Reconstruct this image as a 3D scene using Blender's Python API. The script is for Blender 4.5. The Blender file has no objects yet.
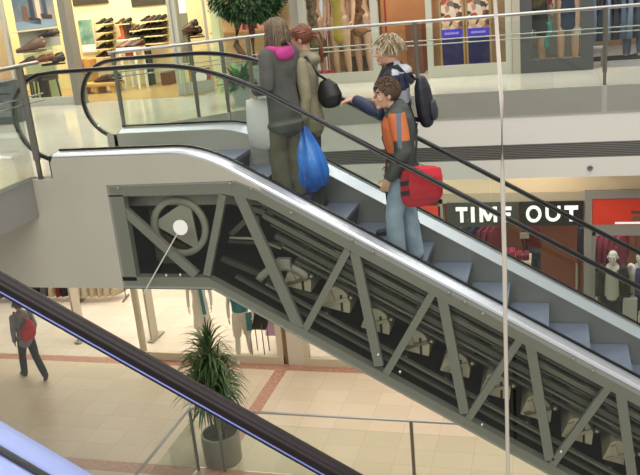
import bpy, bmesh, math, random
from mathutils import Vector, Matrix, noise
random.seed(7)
C = bpy.context.scene.collection
TAN = math.tan(math.pi/6)
ZU = 5.65            # upper floor level, lower floor is 0
EYE = 7.2

# ------------------------------------------------------------------ camera
F = 820.6
YAW, PIT, ROL = map(math.radians, (-16.629, 17.298, 5.365))
fw = Vector((math.sin(YAW)*math.cos(PIT), math.cos(YAW)*math.cos(PIT), -math.sin(PIT)))
r0 = Vector((math.cos(YAW), -math.sin(YAW), 0)); d0 = fw.cross(r0)
rt = math.cos(ROL)*r0 + math.sin(ROL)*d0
dn = -math.sin(ROL)*r0 + math.cos(ROL)*d0
cd = bpy.data.cameras.new('camera'); cam = bpy.data.objects.new('camera', cd); C.objects.link(cam)
M = Matrix((( rt.x, -dn.x, -fw.x, 0), (rt.y, -dn.y, -fw.y, 0), (rt.z, -dn.z, -fw.z, EYE), (0, 0, 0, 1)))
cam.matrix_world = M
cd.sensor_width = 36; cd.lens = F/640*36; cd.clip_start = .05; cd.clip_end = 200
bpy.context.scene.camera = cam

def ray(x, y): return rt*((x-320)/F) + dn*((y-237.5)/F) + fw
def atY(x, y, Y):
    v = ray(x, y); v = v*(Y/v.y); v.z += EYE; return v
def atZ(x, y, Z):
    v = ray(x, y); v = v*((Z-EYE)/v.z); v.z += EYE; return v

# ------------------------------------------------------------------ materials
def lin(c):
    if isinstance(c, str):
        c = [int(c[i:i+2], 16)/255 for i in (0, 2, 4)]
    return tuple((x/12.92 if x <= .04045 else ((x+.055)/1.055)**2.4) for x in c)
MATS = {}
def mat(name, col, rough=.6, metal=0., col2=None, scale=8., bump=0., emit=0., spec=.5, stretch=None, bscale=None, detail=4):
    if name in MATS: return MATS[name]
    m = bpy.data.materials.new(name); m.use_nodes = True
    nt = m.node_tree; b = nt.nodes['Principled BSDF']
    c = lin(col)
    b.inputs['Base Color'].default_value = (*c, 1); b.inputs['Roughness'].default_value = rough
    b.inputs['Metallic'].default_value = metal; b.inputs['Specular IOR Level'].default_value = spec
    m.diffuse_color = (*c, 1)
    if col2 or bump:
        tc = nt.nodes.new('ShaderNodeTexCoord'); mp = nt.nodes.new('ShaderNodeMapping')
        nt.links.new(tc.outputs['Object'], mp.inputs['Vector'])
        if stretch: mp.inputs['Scale'].default_value = stretch
    if col2:
        n = nt.nodes.new('ShaderNodeTexNoise'); n.inputs['Scale'].default_value = scale; n.inputs['Detail'].default_value = detail
        nt.links.new(mp.outputs[0], n.inputs['Vector'])
        r = nt.nodes.new('ShaderNodeValToRGB')
        r.color_ramp.elements[0].position = .35; r.color_ramp.elements[1].position = .65
        r.color_ramp.elements[0].color = (*c, 1); r.color_ramp.elements[1].color = (*lin(col2), 1)
        nt.links.new(n.outputs['Fac'], r.inputs['Fac']); nt.links.new(r.outputs['Color'], b.inputs['Base Color'])
    if bump:
        n2 = nt.nodes.new('ShaderNodeTexNoise'); n2.inputs['Scale'].default_value = bscale or scale; n2.inputs['Detail'].default_value = 3
        nt.links.new(mp.outputs[0], n2.inputs['Vector'])
        bp = nt.nodes.new('ShaderNodeBump'); bp.inputs['Strength'].default_value = bump; bp.inputs['Distance'].default_value = .02
        nt.links.new(n2.outputs['Fac'], bp.inputs['Height']); nt.links.new(bp.outputs['Normal'], b.inputs['Normal'])
    if emit:
        b.inputs['Emission Color'].default_value = (*c, 1); b.inputs['Emission Strength'].default_value = emit
    MATS[name] = m
    return m

def glass(name, tint, refl=.08, rough=.02):
    if name in MATS: return MATS[name]
    m = bpy.data.materials.new(name); m.use_nodes = True; nt = m.node_tree
    nt.nodes.remove(nt.nodes['Principled BSDF']); out = nt.nodes['Material Output']
    t = nt.nodes.new('ShaderNodeBsdfTransparent'); t.inputs[0].default_value = (*lin(tint), 1)
    g = nt.nodes.new('ShaderNodeBsdfGlossy'); g.inputs['Roughness'].default_value = rough; g.inputs[0].default_value = (.9, .95, .92, 1)
    fr = nt.nodes.new('ShaderNodeLayerWeight'); fr.inputs[0].default_value = .25
    ml = nt.nodes.new('ShaderNodeMath'); ml.operation = 'MULTIPLY_ADD'; ml.inputs[1].default_value = .35; ml.inputs[2].default_value = refl
    nt.links.new(fr.outputs['Fresnel'], ml.inputs[0])
    mx = nt.nodes.new('ShaderNodeMixShader'); nt.links.new(ml.outputs[0], mx.inputs[0])
    nt.links.new(t.outputs[0], mx.inputs[1]); nt.links.new(g.outputs[0], mx.inputs[2]); nt.links.new(mx.outputs[0], out.inputs[0])
    MATS[name] = m
    return m

def tile_mat(name, c1, c2, cm, sx, sy, rough=.25, off=.5, mortar=.006, spec=.5, loc=(0, 0, 0)):
    m = bpy.data.materials.new(name); m.use_nodes = True; nt = m.node_tree; b = nt.nodes['Principled BSDF']
    tc = nt.nodes.new('ShaderNodeTexCoord'); mp = nt.nodes.new('ShaderNodeMapping'); mp.inputs['Location'].default_value = loc
    nt.links.new(tc.outputs['Object'], mp.inputs[0])
    br = nt.nodes.new('ShaderNodeTexBrick'); br.offset = off; br.offset_frequency = 2
    br.inputs['Scale'].default_value = 1; br.inputs['Brick Width'].default_value = sx; br.inputs['Row Height'].default_value = sy
    br.inputs['Mortar Size'].default_value = mortar; br.inputs['Mortar Smooth'].default_value = .3
    br.inputs['Color1'].default_value = (*lin(c1), 1); br.inputs['Color2'].default_value = (*lin(c2), 1); br.inputs['Mortar'].default_value = (*lin(cm), 1)
    nt.links.new(mp.outputs[0], br.inputs[0])
    n = nt.nodes.new('ShaderNodeTexNoise'); n.inputs['Scale'].default_value = 3; n.inputs['Detail'].default_value = 6
    nt.links.new(mp.outputs[0], n.inputs[0])
    mx = nt.nodes.new('ShaderNodeMix'); mx.data_type = 'RGBA'; mx.blend_type = 'MULTIPLY'; mx.inputs[0].default_value = .12
    nt.links.new(br.outputs[0], mx.inputs[6]); nt.links.new(n.outputs['Color'], mx.inputs[7]); nt.links.new(mx.outputs[2], b.inputs['Base Color'])
    b.inputs['Roughness'].default_value = rough; b.inputs['Specular IOR Level'].default_value = spec
    MATS[name] = m; return m

# ------------------------------------------------------------------ mesh builder
class MB:
    def __init__(s): s.v = []; s.f = []; s.m = []; s.cur = 0; s.sm = []; s.smooth = False
    def mi(s, i): s.cur = i; return s
    def add(s, vs, fs):
        o = len(s.v); s.v += [Vector(p) for p in vs]
        for f in fs: s.f.append([i+o for i in f]); s.m.append(s.cur); s.sm.append(s.smooth)
        return s
    def box(s, a, b):
        x0, x1 = sorted((a[0], b[0])); y0, y1 = sorted((a[1], b[1])); z0, z1 = sorted((a[2], b[2]))
        return s.add([(x0,y0,z0),(x1,y0,z0),(x1,y1,z0),(x0,y1,z0),(x0,y0,z1),(x1,y0,z1),(x1,y1,z1),(x0,y1,z1)],
                     [(0,3,2,1),(4,5,6,7),(0,1,5,4),(1,2,6,5),(2,3,7,6),(3,0,4,7)])
    def cbox(s, c, d): return s.box([c[i]-d[i]/2 for i in range(3)], [c[i]+d[i]/2 for i in range(3)])
    def prismY(s, poly, y0, y1):          # poly of (x,z), extruded along Y
        n = len(poly)
        return s.add([(x, y0, z) for x, z in poly]+[(x, y1, z) for x, z in poly],
                     [tuple(range(n)), tuple(range(2*n-1, n-1, -1))]+[(i, i+n, (i+1) % n+n, (i+1) % n) for i in range(n)])
    def prismZ(s, poly, z0, z1):
        n = len(poly)
        return s.add([(x, y, z0) for x, y in poly]+[(x, y, z1) for x, y in poly],
                     [tuple(range(n-1, -1, -1)), tuple(range(n, 2*n))]+[(i, (i+1) % n, (i+1) % n+n, i+n) for i in range(n)])
    def sweep(s, path, sec, up=(0, 0, 1), closed=False, cap=True):   # sec: list of (side, up) offsets or fn(i)
        path = [Vector(p) for p in path]; n = len(path); up = Vector(up); rings = []
        vs = []
        for i, p in enumerate(path):
            a = path[max(0, i-1)]; b = path[min(n-1, i+1)]
            if closed: a = path[i-1]; b = path[(i+1) % n]
            t = (b-a).normalized()
            sd = t.cross(up)
            if sd.length < 1e-4: sd = t.cross(Vector((1, 0, 0)))
            sd.normalize(); u = sd.cross(t).normalized()
            q = sec(i) if callable(sec) else sec
            vs += [p+sd*x+u*z for x, z in q]
        k = len(sec(0) if callable(sec) else sec); fs = []
        for i in range(n if closed else n-1):
            j = (i+1) % n
            for e in range(k):
                fs.append((i*k+e, i*k+(e+1) % k, j*k+(e+1) % k, j*k+e))
        if cap and not closed:
            fs.append(tuple(range(k-1, -1, -1))); fs.append(tuple(range((n-1)*k, n*k)))
        return s.add(vs, fs)
    def tube(s, path, r, n=10, **k):
        if not hasattr(r, '__len__'): r = [r]*len(path)
        return s.sweep(path, lambda i: [(r[i]*math.cos(2*math.pi*e/n), r[i]*math.sin(2*math.pi*e/n)) for e in range(n)], **k)
    def bar(s, a, b, w, d, up=(0, 0, 1)):     # rectangular bar, w along side, d along up
        return s.sweep([a, b], [(-w/2, -d/2), (w/2, -d/2), (w/2, d/2), (-w/2, d/2)], up=up)
    def lathe(s, prof, c=(0, 0, 0), n=24):
        vs = []; fs = []
        for r, z in prof:
            for e in range(n):
                a = 2*math.pi*e/n; vs.append((c[0]+r*math.cos(a), c[1]+r*math.sin(a), c[2]+z))
        for i in range(len(prof)-1):
            for e in range(n): fs.append((i*n+e, i*n+(e+1) % n, (i+1)*n+(e+1) % n, (i+1)*n+e))
        fs.append(tuple(range(n-1, -1, -1))); fs.append(tuple(range((len(prof)-1)*n, len(prof)*n)))
        return s.add(vs, fs)
    def ell(s, c, r, n=14, k=10, rot=None):
        vs = []; fs = []; c = Vector(c)
        for i in range(1, k):
            th = math.pi*i/k
            for e in range(n):
                a = 2*math.pi*e/n
                p = Vector((r[0]*math.sin(th)*math.cos(a), r[1]*math.sin(th)*math.sin(a), r[2]*math.cos(th)))
                if rot: p = rot @ p
                vs.append(c+p)
        t = Vector((0, 0, r[2])); t = rot @ t if rot else t
        vs += [c+t, c-t]; N = len(vs)
        for i in range(k-2):
            for e in range(n): fs.append((i*n+e, (i+1)*n+e, (i+1)*n+(e+1) % n, i*n+(e+1) % n))
        for e in range(n):
            fs.append((N-2, e, (e+1) % n)); fs.append((N-1, (k-2)*n+(e+1) % n, (k-2)*n+e))
        return s.add(vs, fs)
    def loft(s, pts, rad, n=14, up=(0, 1, 0)):   # organic limb: rounded ends, rad float or (a,b)
        P = [Vector(p) for p in pts]; R = [(r, r) if not hasattr(r, '__len__') else r for r in rad]
        t0 = (P[1]-P[0]).normalized(); t1 = (P[-1]-P[-2]).normalized()
        m0 = min(R[0]); m1 = min(R[-1])
        PP = [P[0]-t0*m0*.75, P[0]-t0*m0*.45]+P+[P[-1]+t1*m1*.45, P[-1]+t1*m1*.75]
        RR = [(R[0][0]*.35, R[0][1]*.35), (R[0][0]*.8, R[0][1]*.8)]+R+[(R[-1][0]*.8, R[-1][1]*.8), (R[-1][0]*.35, R[-1][1]*.35)]
        return s.sweep(PP, lambda i: [(RR[i][0]*math.cos(2*math.pi*e/n), RR[i][1]*math.sin(2*math.pi*e/n)) for e in range(n)], up=up)
    def build(s, name, mats, parent=None, origin=None, smooth=False, bevel=0., remesh=0., paint=None, iters=4):
        if not isinstance(mats, (list, tuple)): mats = [mats]
        if parent is not None: off = wloc(parent)
        elif origin is not None: off = Vector(origin)
        else: off = Vector((0, 0, 0))
        me = bpy.data.meshes.new(name)
        me.from_pydata([tuple(v-off) for v in s.v], [], s.f)
        for m in mats: me.materials.append(m)
        me.polygons.foreach_set('material_index', s.m)
        me.polygons.foreach_set('use_smooth', [bool(smooth or q) for q in s.sm])
        bm = bmesh.new(); bm.from_mesh(me); bmesh.ops.recalc_face_normals(bm, faces=bm.faces); bm.to_mesh(me); bm.free()
        o = bpy.data.objects.new(name, me); C.objects.link(o)
        if parent is not None: o.parent = parent
        else: o.location = off
        if remesh:
            r = o.modifiers.new('r', 'REMESH'); r.mode = 'VOXEL'; r.voxel_size = remesh; r.use_smooth_shade = True
            q = o.modifiers.new('s', 'SMOOTH'); q.factor = .5; q.iterations = iters
            dg = bpy.context.evaluated_depsgraph_get()
            nm = bpy.data.meshes.new_from_object(o.evaluated_get(dg)); o.modifiers.clear(); o.data = nm
            nm.materials.clear()
            for m in mats: nm.materials.append(m)
            for p in nm.polygons:
                p.use_smooth = True
                p.material_index = paint(p.center) if paint else 0
        if bevel:
            b = o.modifiers.new('b', 'BEVEL'); b.width = bevel; b.segments = 2; b.limit_method = 'ANGLE'
        return o

def wloc(o):
    v = Vector((0, 0, 0))
    while o is not None: v += o.location; o = o.parent
    return v
def tag(o, label=None, cat=None, group=None, kind=None):
    if label: o['label'] = label
    if cat: o['category'] = cat
    if group: o['group'] = group
    if kind: o['kind'] = kind
    return o
def thing(name, label, cat, loc=(0, 0, 0), group=None, rz=0):
    o = bpy.data.objects.new(name, None); C.objects.link(o); o.location = loc; o.rotation_euler.z = rz
    o.empty_display_size = .1
    return tag(o, label, cat, group)
def struct(mb, name, mats, **k):
    o = mb.build(name, mats, **k); o['kind'] = 'structure'; return o
def dup(root, loc=None, rz=None, label=None, group=None):
    r = root.copy(); C.objects.link(r)
    if loc is not None: r.location = loc
    if rz is not None: r.rotation_euler.z = rz
    if label: r['label'] = label
    if group: r['group'] = group
    for ch in list(root.children):
        c = ch.copy(); C.objects.link(c); c.parent = r
        for g in list(ch.children):
            d = g.copy(); C.objects.link(d); d.parent = c
    return r
def lamp(name, kind, loc, power, size=1., col=(1, 1, 1), rot=(0, 0, 0), size_y=None, spread=None):
    l = bpy.data.lights.new(name, kind); l.energy = power; l.color = col
    if kind == 'AREA':
        l.size = size
        if size_y: l.shape = 'RECTANGLE'; l.size_y = size_y
        if spread: l.spread = spread
    elif kind in ('POINT', 'SPOT'): l.shadow_soft_size = size
    o = bpy.data.objects.new(name, l); C.objects.link(o); o.location = loc; o.rotation_euler = rot
    return o
def textmesh(body, name, m, x0, x1, z0, z1, y, parent=None, depth=.02, bold=.0, face=-1, origin=None):
    cu = bpy.data.curves.new('t', 'FONT'); cu.body = body; cu.extrude = .05; cu.offset = bold
    o = bpy.data.objects.new('t', cu); C.objects.link(o)
    me = bpy.data.meshes.new_from_object(o.evaluated_get(bpy.context.evaluated_depsgraph_get()))
    bpy.data.objects.remove(o)
    xs = [v.co.x for v in me.vertices]; ys = [v.co.y for v in me.vertices]
    off = wloc(parent) if parent else Vector(origin or (0, 0, 0))
    for v in me.vertices:
        p = Vector((x0+(v.co.x-min(xs))/(max(xs)-min(xs))*(x1-x0), y-(.5+v.co.z*10)*depth, z0+(v.co.y-min(ys))/(max(ys)-min(ys))*(z1-z0)))
        v.co = p-off
    me.materials.clear(); me.materials.append(m)
    ob = bpy.data.objects.new(name, me); C.objects.link(ob)
    if parent: ob.parent = parent
    return ob

# shared materials
white_wall = mat('pale_wall', 'c9c5b4', .7, col2='cfcbbb', scale=2)
fascia_white = mat('fascia_white', 'dad7ce', .6)
fascia_grey = mat('fascia_grey', 'a39f97', .45)
steel = mat('brushed_steel', 'b9b9b4', .28, .9)
steel_dark = mat('dark_steel', '77756c', .35, .8)
deck_metal = mat('escalator_deck_metal', 'dcdfe6', .3, .65)
rubber = mat('black_rubber', '0d0e12', .3, spec=.4)
clad = mat('escalator_cladding', 'aaa697', .55, col2='afab9d', scale=1.5)
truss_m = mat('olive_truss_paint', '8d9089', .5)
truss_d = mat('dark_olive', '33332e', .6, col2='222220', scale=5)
skirt_m = mat('skirt_panel', '8d8b86', .4, .5)
step_m = mat('step_metal', '6d7488', .5, .3)
riser_m = mat('step_riser', '3d424d', .5, .4)
cream = mat('step_frame_cream', 'c6c0a8', .5)
bolt_m = mat('bolt_metal', '8d8d84', .4, .3)
glass_clear = glass('clear_glass', 'f8fbf8', .012)
glass_esc = glass('balustrade_glass', 'f6f9f7', .006)
glass_truss = glass('smoked_cover_glass', 'f3f3ef', .008)
glass_shop = glass('shop_glass', 'f9f9f7', .008)
white_gloss = mat('white_gloss', 'f2f0ea', .4)
black_m = mat('black_matt', '141414', .6)
# ------------------------------------------------------------------ setting
floor_low = tile_mat('cream_floor_tiles', 'dccbb2', 'd3c2a8', 'c0ae95', .6, .45, rough=.34, off=0., mortar=.005)
floor_up = tile_mat('upper_floor_tiles', 'cec9bc', 'c7c1b3', 'b4ada0', .6, .6, rough=.14, off=0., mortar=.004)
marble = mat('red_marble', 'c0917a', .3, col2='a67661', scale=14)
shop_floor = tile_mat('shop_floor_tiles', 'e2d8c8', 'dccfbd', 'c4b7a2', .6, .6, rough=.25, off=0., mortar=.005)

struct(MB().prismZ([(-26, 3), (9, 3), (9, 14), (-26, 14)], -.3, 0), 'floor', floor_low)
struct(MB().prismZ([(-26, 14), (9, 14), (9, 21), (-26, 21)], -.3, 0), 'floor', shop_floor)
struct(MB().box((-20, 13.74, 0), (-2.3, 13.99, .004)), 'trim_1', marble)
struct(MB().box((-5.27, 10.32, 0), (-5.03, 13.74, .004)), 'trim_2', marble)
struct(MB().box((-12, 10.05, 0), (9, 10.32, .004)), 'trim_3', marble)

EDGE = [(-4.6, 8.07), (-4.9, 8.3), (-5.15, 9.15), (-4.4, 9.8), (-3.9, 10.33), (-3.3, 10.7), (-2.6, 10.76), (9, 10.76)]
slab = [(-16, 3), (-4.82, 3), (-4.82, 6.72), (-4.62, 6.72), (-4.62, 8.07)]+EDGE+[(9, 19), (-16, 19)]
struct(MB().prismZ(slab, ZU-.36, ZU), 'floor', floor_up)
def strip(pts, z0, z1, th):
    m = MB(); n = len(pts)
    P = [Vector((x, y, 0)) for x, y in pts]; O = []
    for i in range(n):
        t = (P[min(n-1, i+1)]-P[max(0, i-1)]).normalized(); O.append(P[i]+Vector((t.y, -t.x, 0))*th)
    for i in range(n-1):
        a, b, c, d = P[i], P[i+1], O[i+1], O[i]
        m.prismZ([(a.x, a.y), (b.x, b.y), (c.x, c.y), (d.x, d.y)], z0, z1)
    return m
struct(strip(EDGE[1:], ZU-.33, ZU+.012, .03), 'trim_4', fascia_grey)
struct(strip(EDGE[1:], ZU-.69, ZU-.33, .02), 'trim_5', fascia_white)
gr = MB()
for k in range(9):
    z = ZU-.88+k*.0225
    for (a, b) in zip(EDGE[1:], EDGE[2:]):
        gr.bar((a[0], a[1], z), (b[0], b[1], z), .03, .012)
struct(gr, 'trim_6', mat('grille_metal', '8c8a84', .4, .5))
struct(strip(EDGE[1:], ZU-.89, ZU-.69, -.06), 'trim_7', mat('grille_back', '3a3936', .7))
struct(strip(EDGE[1:], ZU-1.14, ZU-.89, .02), 'trim_8', fascia_white)
struct(MB().prismZ([(-26, 10.9), (9, 10.9), (9, 21), (-26, 21)], ZU-1.14, ZU-.4), 'ceiling', fascia_white)
struct(MB().box((-4.84, 3, ZU-.38), (-4.8, 6.65, ZU+.012)), 'trim_9', mat('slate_fascia', '85837f', .45))
spk = MB().lathe([(.001, 0), (.032, 0), (.036, .008), (.026, .015), (.012, .012)], n=20)
o = spk.build('ceiling_speaker', mat('speaker_grey', '77767a', .4, .5)); p = atY(590, 168, 10.73); o.location = p; o.rotation_euler.x = math.pi/2
tag(o, 'small round grey vent disc set in the white fascia band under the grille', 'vent')

# rope
def V3(*a): return Vector(a)
rp = MB().tube([V3(-.40, 6, 11.5), atY(494, -60, 6), atY(495, 0, 6), atY(501.5, 100, 6), atY(502.6, 180, 6), atY(504.5, 260, 6), atY(505, 300, 6), atY(506.5, 390, 6), atY(508, 475, 6), V3(-.37, 6, 0)],
     [.014, .014, .014, .015, .017, .018, .017, .016, .016, .016], n=10)
o = rp.build('hanging_rope', mat('beige_rope', 'c9c1b4', .6, bump=.3, bscale=60), smooth=True, origin=(-.37, 6, 0)); tag(o, 'thick beige rope hanging straight down in front of the escalator', 'rope')

# ------------------------------------------------------------------ railings
rail_m = mat('rail_steel', 'a9a9a4', .35, .85)
def railing(name, label, line, z0, h, posts, mids, glz, plate=.0, pr=.028, group=None, grow=None):
    p0 = line[0]
    t = thing(name, label, 'railing', (line[len(line)//2][0], line[len(line)//2][1], z0), group)
    MB().tube([(x, y, z0+h) for x, y in line], .021, n=12).build('top_rail', rail_m, t, smooth=True)
    for mz in mids:
        MB().tube([(x, y, z0+mz) for x, y in line], .0075, n=8).build('middle_rail', rail_m, t, smooth=True)
    for (x, y) in posts:
        m = MB().tube([(x, y, z0+.17), (x, y, z0+h)], pr, n=10)
        m.box((x-.02, y-.012, z0-plate), (x+.02, y+.012, z0+.3))
        m.build('post', steel_dark, t, smooth=False)
    return t
def pane(t, a, b, z0, z1, m=None):
    a = Vector((a[0], a[1], 0)); b = Vector((b[0], b[1], 0)); d = (b-a).normalized()*.03; n = Vector((d.y, -d.x, 0)).normalized()*.006
    a += d; b -= d
    return MB().prismZ([(a.x-n.x, a.y-n.y), (b.x-n.x, b.y-n.y), (b.x+n.x, b.y+n.y), (a.x+n.x, a.y+n.y)], z0, z1).build('glass_panel', m or glass_clear, t)
RL = [(-5.22, 9.2), (-4.42, 9.8), (-4.08, 10.1), (-3.83, 10.37), (-3.4, 10.62), (-2.9, 10.74), (-2.3, 10.77), (9, 10.77)]
FP = [(-5.17, 9.22), (-4.4, 9.8), (-4.1, 10.1), (-3.83, 10.37), (-1.69, 10.765), (.62, 10.765), (2.93, 10.765), (5.24, 10.765), (7.5, 10.765)]
t = railing('gallery_railing', 'long steel and glass railing along the edge of the opposite upper gallery', RL, ZU, .94, FP, (.70, .645), 0, plate=.33)
for a, b in zip(FP, FP[1:]): pane(t, (a[0], a[1]-.03), (b[0], b[1]-.03), ZU-.31, ZU+.86)
LL = [(-4.72, 3.0), (-4.72, 6.97)]
t = railing('gallery_railing', 'short steel and glass railing ending beside the top of the escalator', LL, ZU, 1.05, [(-4.72, 6.68), (-4.72, 4.6)], (.76, .70), 0, plate=.4, pr=.035)
pane(t, (-4.76, 4.6), (-4.76, 6.68), ZU-.0, ZU+.94)
WL = [(-5.41, 8.2), (-5.41, 10.24), (-5.3, 10.26), (9, 10.26)]
WP = [(-5.41, 10.24), (-4.97, 10.26), (-1.97, 10.26), (1.03, 10.26), (4.03, 10.26)]
t = railing('floor_railing', 'steel and glass railing around the potted palm on the lower floor', WL, .0, 1.1, WP+[(-5.41, 8.3)], (), 0, pr=.026)
pane(t, (-5.41, 8.3), (-5.41, 10.24), .05, .9); pane(t, (-5.41, 10.26), (-4.97, 10.26), .05, .9)
for a, b in zip(WP[1:], WP[2:]): pane(t, a, b, .05, .9)

# ------------------------------------------------------------------ escalator
def prof(x, zf, s, hw):
    xk = (s-(zf))/TAN
    u = x-xk
    if u < -hw: return EYE+zf
    if u > hw: return EYE+s-x*TAN
    return EYE+zf-TAN*(u+hw)**2/(4*hw)
def frange(a, b, n): return [a+(b-a)*i/n for i in range(n+1)]
XE = 4.3
XS = frange(-4.54, -3.9, 2)+frange(-3.8, -2.2, 20)+frange(-2.0, XE, 6)
esc = thing('escalator', 'silver glass-sided escalator carrying four people, its machinery showing through the side', 'escalator', (-.2, 7.3, 0))

def deck_strip(name, xs, ya, sa, yb, sb, zf, lip, mats=deck_metal, th=.03):
    m = MB(); vs = []; n = len(xs); m.smooth = False
    for x in xs:
        za = prof(x, zf, sa, .3); zb = prof(x, zf+(sb-sa)*.6, sb, .3)
        sg = 1 if yb > ya else -1
        zl = prof(x, zf+(lip-sa)*.6, lip, .3)
        vs += [(x, ya, za), (x, yb-sg*.02, zb), (x, yb, zb-.015), (x, yb, zl), (x, ya, zl-.0)]
    fs = []
    for i in range(n-1):
        for e in range(5): fs.append((i*5+e, i*5+(e+1) % 5, (i+1)*5+(e+1) % 5, (i+1)*5+e))
    fs += [(0, 1, 2, 3, 4), tuple((n-1)*5+e for e in (4, 3, 2, 1, 0))]
    m.add(vs, fs)
    return m.build(name, mats, esc)
YN, YF = 6.8, 7.85
deck_strip('deck', XS, YN, -3.085, 6.66, -3.10, -1.325, -3.14)
deck_strip('inner_deck', XS, YN, -3.085, 6.87, -3.115, -1.325, -3.16, steel_dark)
XB = [x+.12 for x in XS]
deck_strip('inner_deck', XB, YF, -3.01, 7.71, -3.09, -1.3, -3.15)
deck_strip('deck', XB, YF, -3.01, 8.02, -3.05, -1.3, -3.2)
# dark gasket lines
for y, s, zf in ((YN, -3.075, -1.315), (YF, -2.99, -1.285)):
    MB().sweep([(x, y, prof(x, zf, s, .3)) for x in (XS if y == YN else XB)], [(-.012, -.009), (.012, -.009), (.012, .009), (-.012, .009)]).build('glass_gasket', rubber, esc)
# skirts
def skirt(name, y0, y1, s_top, xs, dep=.62, m_=None):
    m = MB(); vs = []; n = len(xs)
    for x in xs:
        zt = prof(x, -1.34, s_top, .3); zb = prof(x, -1.9, s_top-dep, .3)
        vs += [(x, y0, zb), (x, y1, zb), (x, y1, zt), (x, y0, zt)]
    fs = []
    for i in range(n-1):
        for e in range(4): fs.append((i*4+e, i*4+(e+1) % 4, (i+1)*4+(e+1) % 4, (i+1)*4+e))
    fs += [(0, 1, 2, 3), tuple((n-1)*4+e for e in (3, 2, 1, 0))]
    m.add(vs, fs); return m.build(name, m_ or skirt_m, esc)
sk2 = mat('landing_skirt_lit', 'b0ada2', .35, .2)  # same skirt, coloured paler where the landing end reflects the floor
skirt('skirt_panel', 7.70, 7.72, -3.09, [x for x in XS if x >= -2.8]); skirt('landing_skirt_lit', 7.70, 7.72, -3.09, [x for x in XS if x <= -2.75], .62, sk2); skirt('skirt_panel', 6.86, 6.88, -3.12, XS, .22)
# end caps of the balustrade bases
for x0, ya, yb in ((-4.56, 6.66, 6.88), (-4.44, 7.70, 8.02)):
    MB().box((x0-.03, ya, ZU+.0), (x0+.03, yb, EYE-1.345)).build('balustrade_end', rubber, esc, bevel=.01)
# glass
def bal_glass(y, xs, s, zf, dx):
    lo = [(x, prof(x, zf, s, .3)) for x in xs]
    hi = [(x, prof(x, -.60, -2.28, .6)) for x in xs]
    cx = -4.53+dx
    arc = [(cx-.41*math.sin(a), EYE-1.0+.40*math.cos(a)) for a in frange(.15, math.pi-.25, 12)]
    body = [p for p in hi if p[0] > cx]
    poly = lo+body[::-1]+arc
    return MB().prismY(poly, y-.005, y+.005)
joints = [-4.54, -2.12, -.70, .72, 2.14, XE]
for y, s, zf, dx, xs0 in ((YN, -3.085, -1.325, 0, XS), (YF, -3.0, -1.3, .12, XB)):
    bal_glass(y, [x for x in xs0 if x <= -2.2+dx]+[-2.125+dx], s, zf, dx).build('balustrade_glass', glass_esc, esc)
    for a, b in zip(joints[1:], joints[2:]):
        a += dx; b += dx-.006
        pl = [(a, prof(a, zf, s, .3)), (b, prof(b, zf, s, .3)), (b, prof(b, -.6, -2.28, .6)), (a, prof(a, -.6, -2.28, .6))]
        MB().prismY(pl, y-.005, y+.005).build('balustrade_glass', glass_esc, esc)
# handrails
SEC = [(-.029, -.005), (-.025, -.014), (.025, -.014), (.029, -.005), (.026, .007), (.015, .013), (-.015, .013), (-.026, .007)]
def handrail(y, dx, parent, sec=SEC, zf=-.578, s=-2.258):
    cx = -4.53+dx
    loop = [(cx-.435*math.sin(a), y, EYE-1.005+.42*math.cos(a)) for a in frange(math.pi, .2, 18)]
    xs = frange(cx+.1, -3.7, 3)+frange(-3.6, -2.0, 22)+frange(-1.7, XE, 5)
    pts = [(cx+.12, y, EYE-1.425)]+loop+[(x, y, prof(x, zf, s, .6)) for x in xs]
    return MB().sweep(pts, sec, up=(0, 1, 0)) if False else sweepY(pts, sec)
def sweepY(pts, sec):     # sweep in an XZ plane; sec (across Y, outward)
    P = [Vector(p) for p in pts]; m = MB(); m.smooth = True; vs = []; k = len(sec)
    for i, p in enumerate(P):
        tt = (P[min(len(P)-1, i+1)]-P[max(0, i-1)]).normalized()
        nrm = Vector((-tt.z, 0, tt.x))
        vs += [p+Vector((0, a, 0))+nrm*b for a, b in sec]
    fs = []
    for i in range(len(P)-1):
        for e in range(k): fs.append((i*k+e, i*k+(e+1) % k, (i+1)*k+(e+1) % k, (i+1)*k+e))
    fs += [tuple(range(k)), tuple(range((len(P)-1)*k, len(P)*k))]
    return m.add(vs, fs)
handrail(YN, 0, esc).build('handrail', rubber, esc)
handrail(YF, .12, esc).build('handrail', rubber, esc)
# thin silver guide just under each handrail
for y, dx in ((YN, 0), (YF, .12)):
    m = handrail(y, dx, esc, sec=[(-.012, -.028), (.012, -.028), (.012, -.014), (-.012, -.014)])
    m.build('handrail_guide_or_highlight', steel_dark, esc)
# steps
K0 = -9
for k in range(K0, 12):
    xn = -.04+.363*k; z = EYE-3.18-.2096*k
    if z > ZU-.005: z = ZU-.005
    zprev = min(ZU-.005, z+.2096)
    m = MB(); m.mi(0)
    m.box((xn-.363, 6.89, z-.035), (xn, 7.69, z)).mi(1)
    zn = EYE-3.18-.2096*(k+1)
    if zn < z-.05:
        m.prismY([(xn-.03, z-.035), (xn-.005, z-.035), (xn-.04, z-.235), (xn-.065, z-.235)], 6.9, 7.68)
    m.build('step', [step_m, riser_m], esc)
MB().box((-4.56, 6.89, ZU-.03), (-.04+.363*K0-.37, 7.69, ZU+.004)).build('landing_plate', mat('landing_plate', '6f706c', .4, .6), esc)

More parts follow.
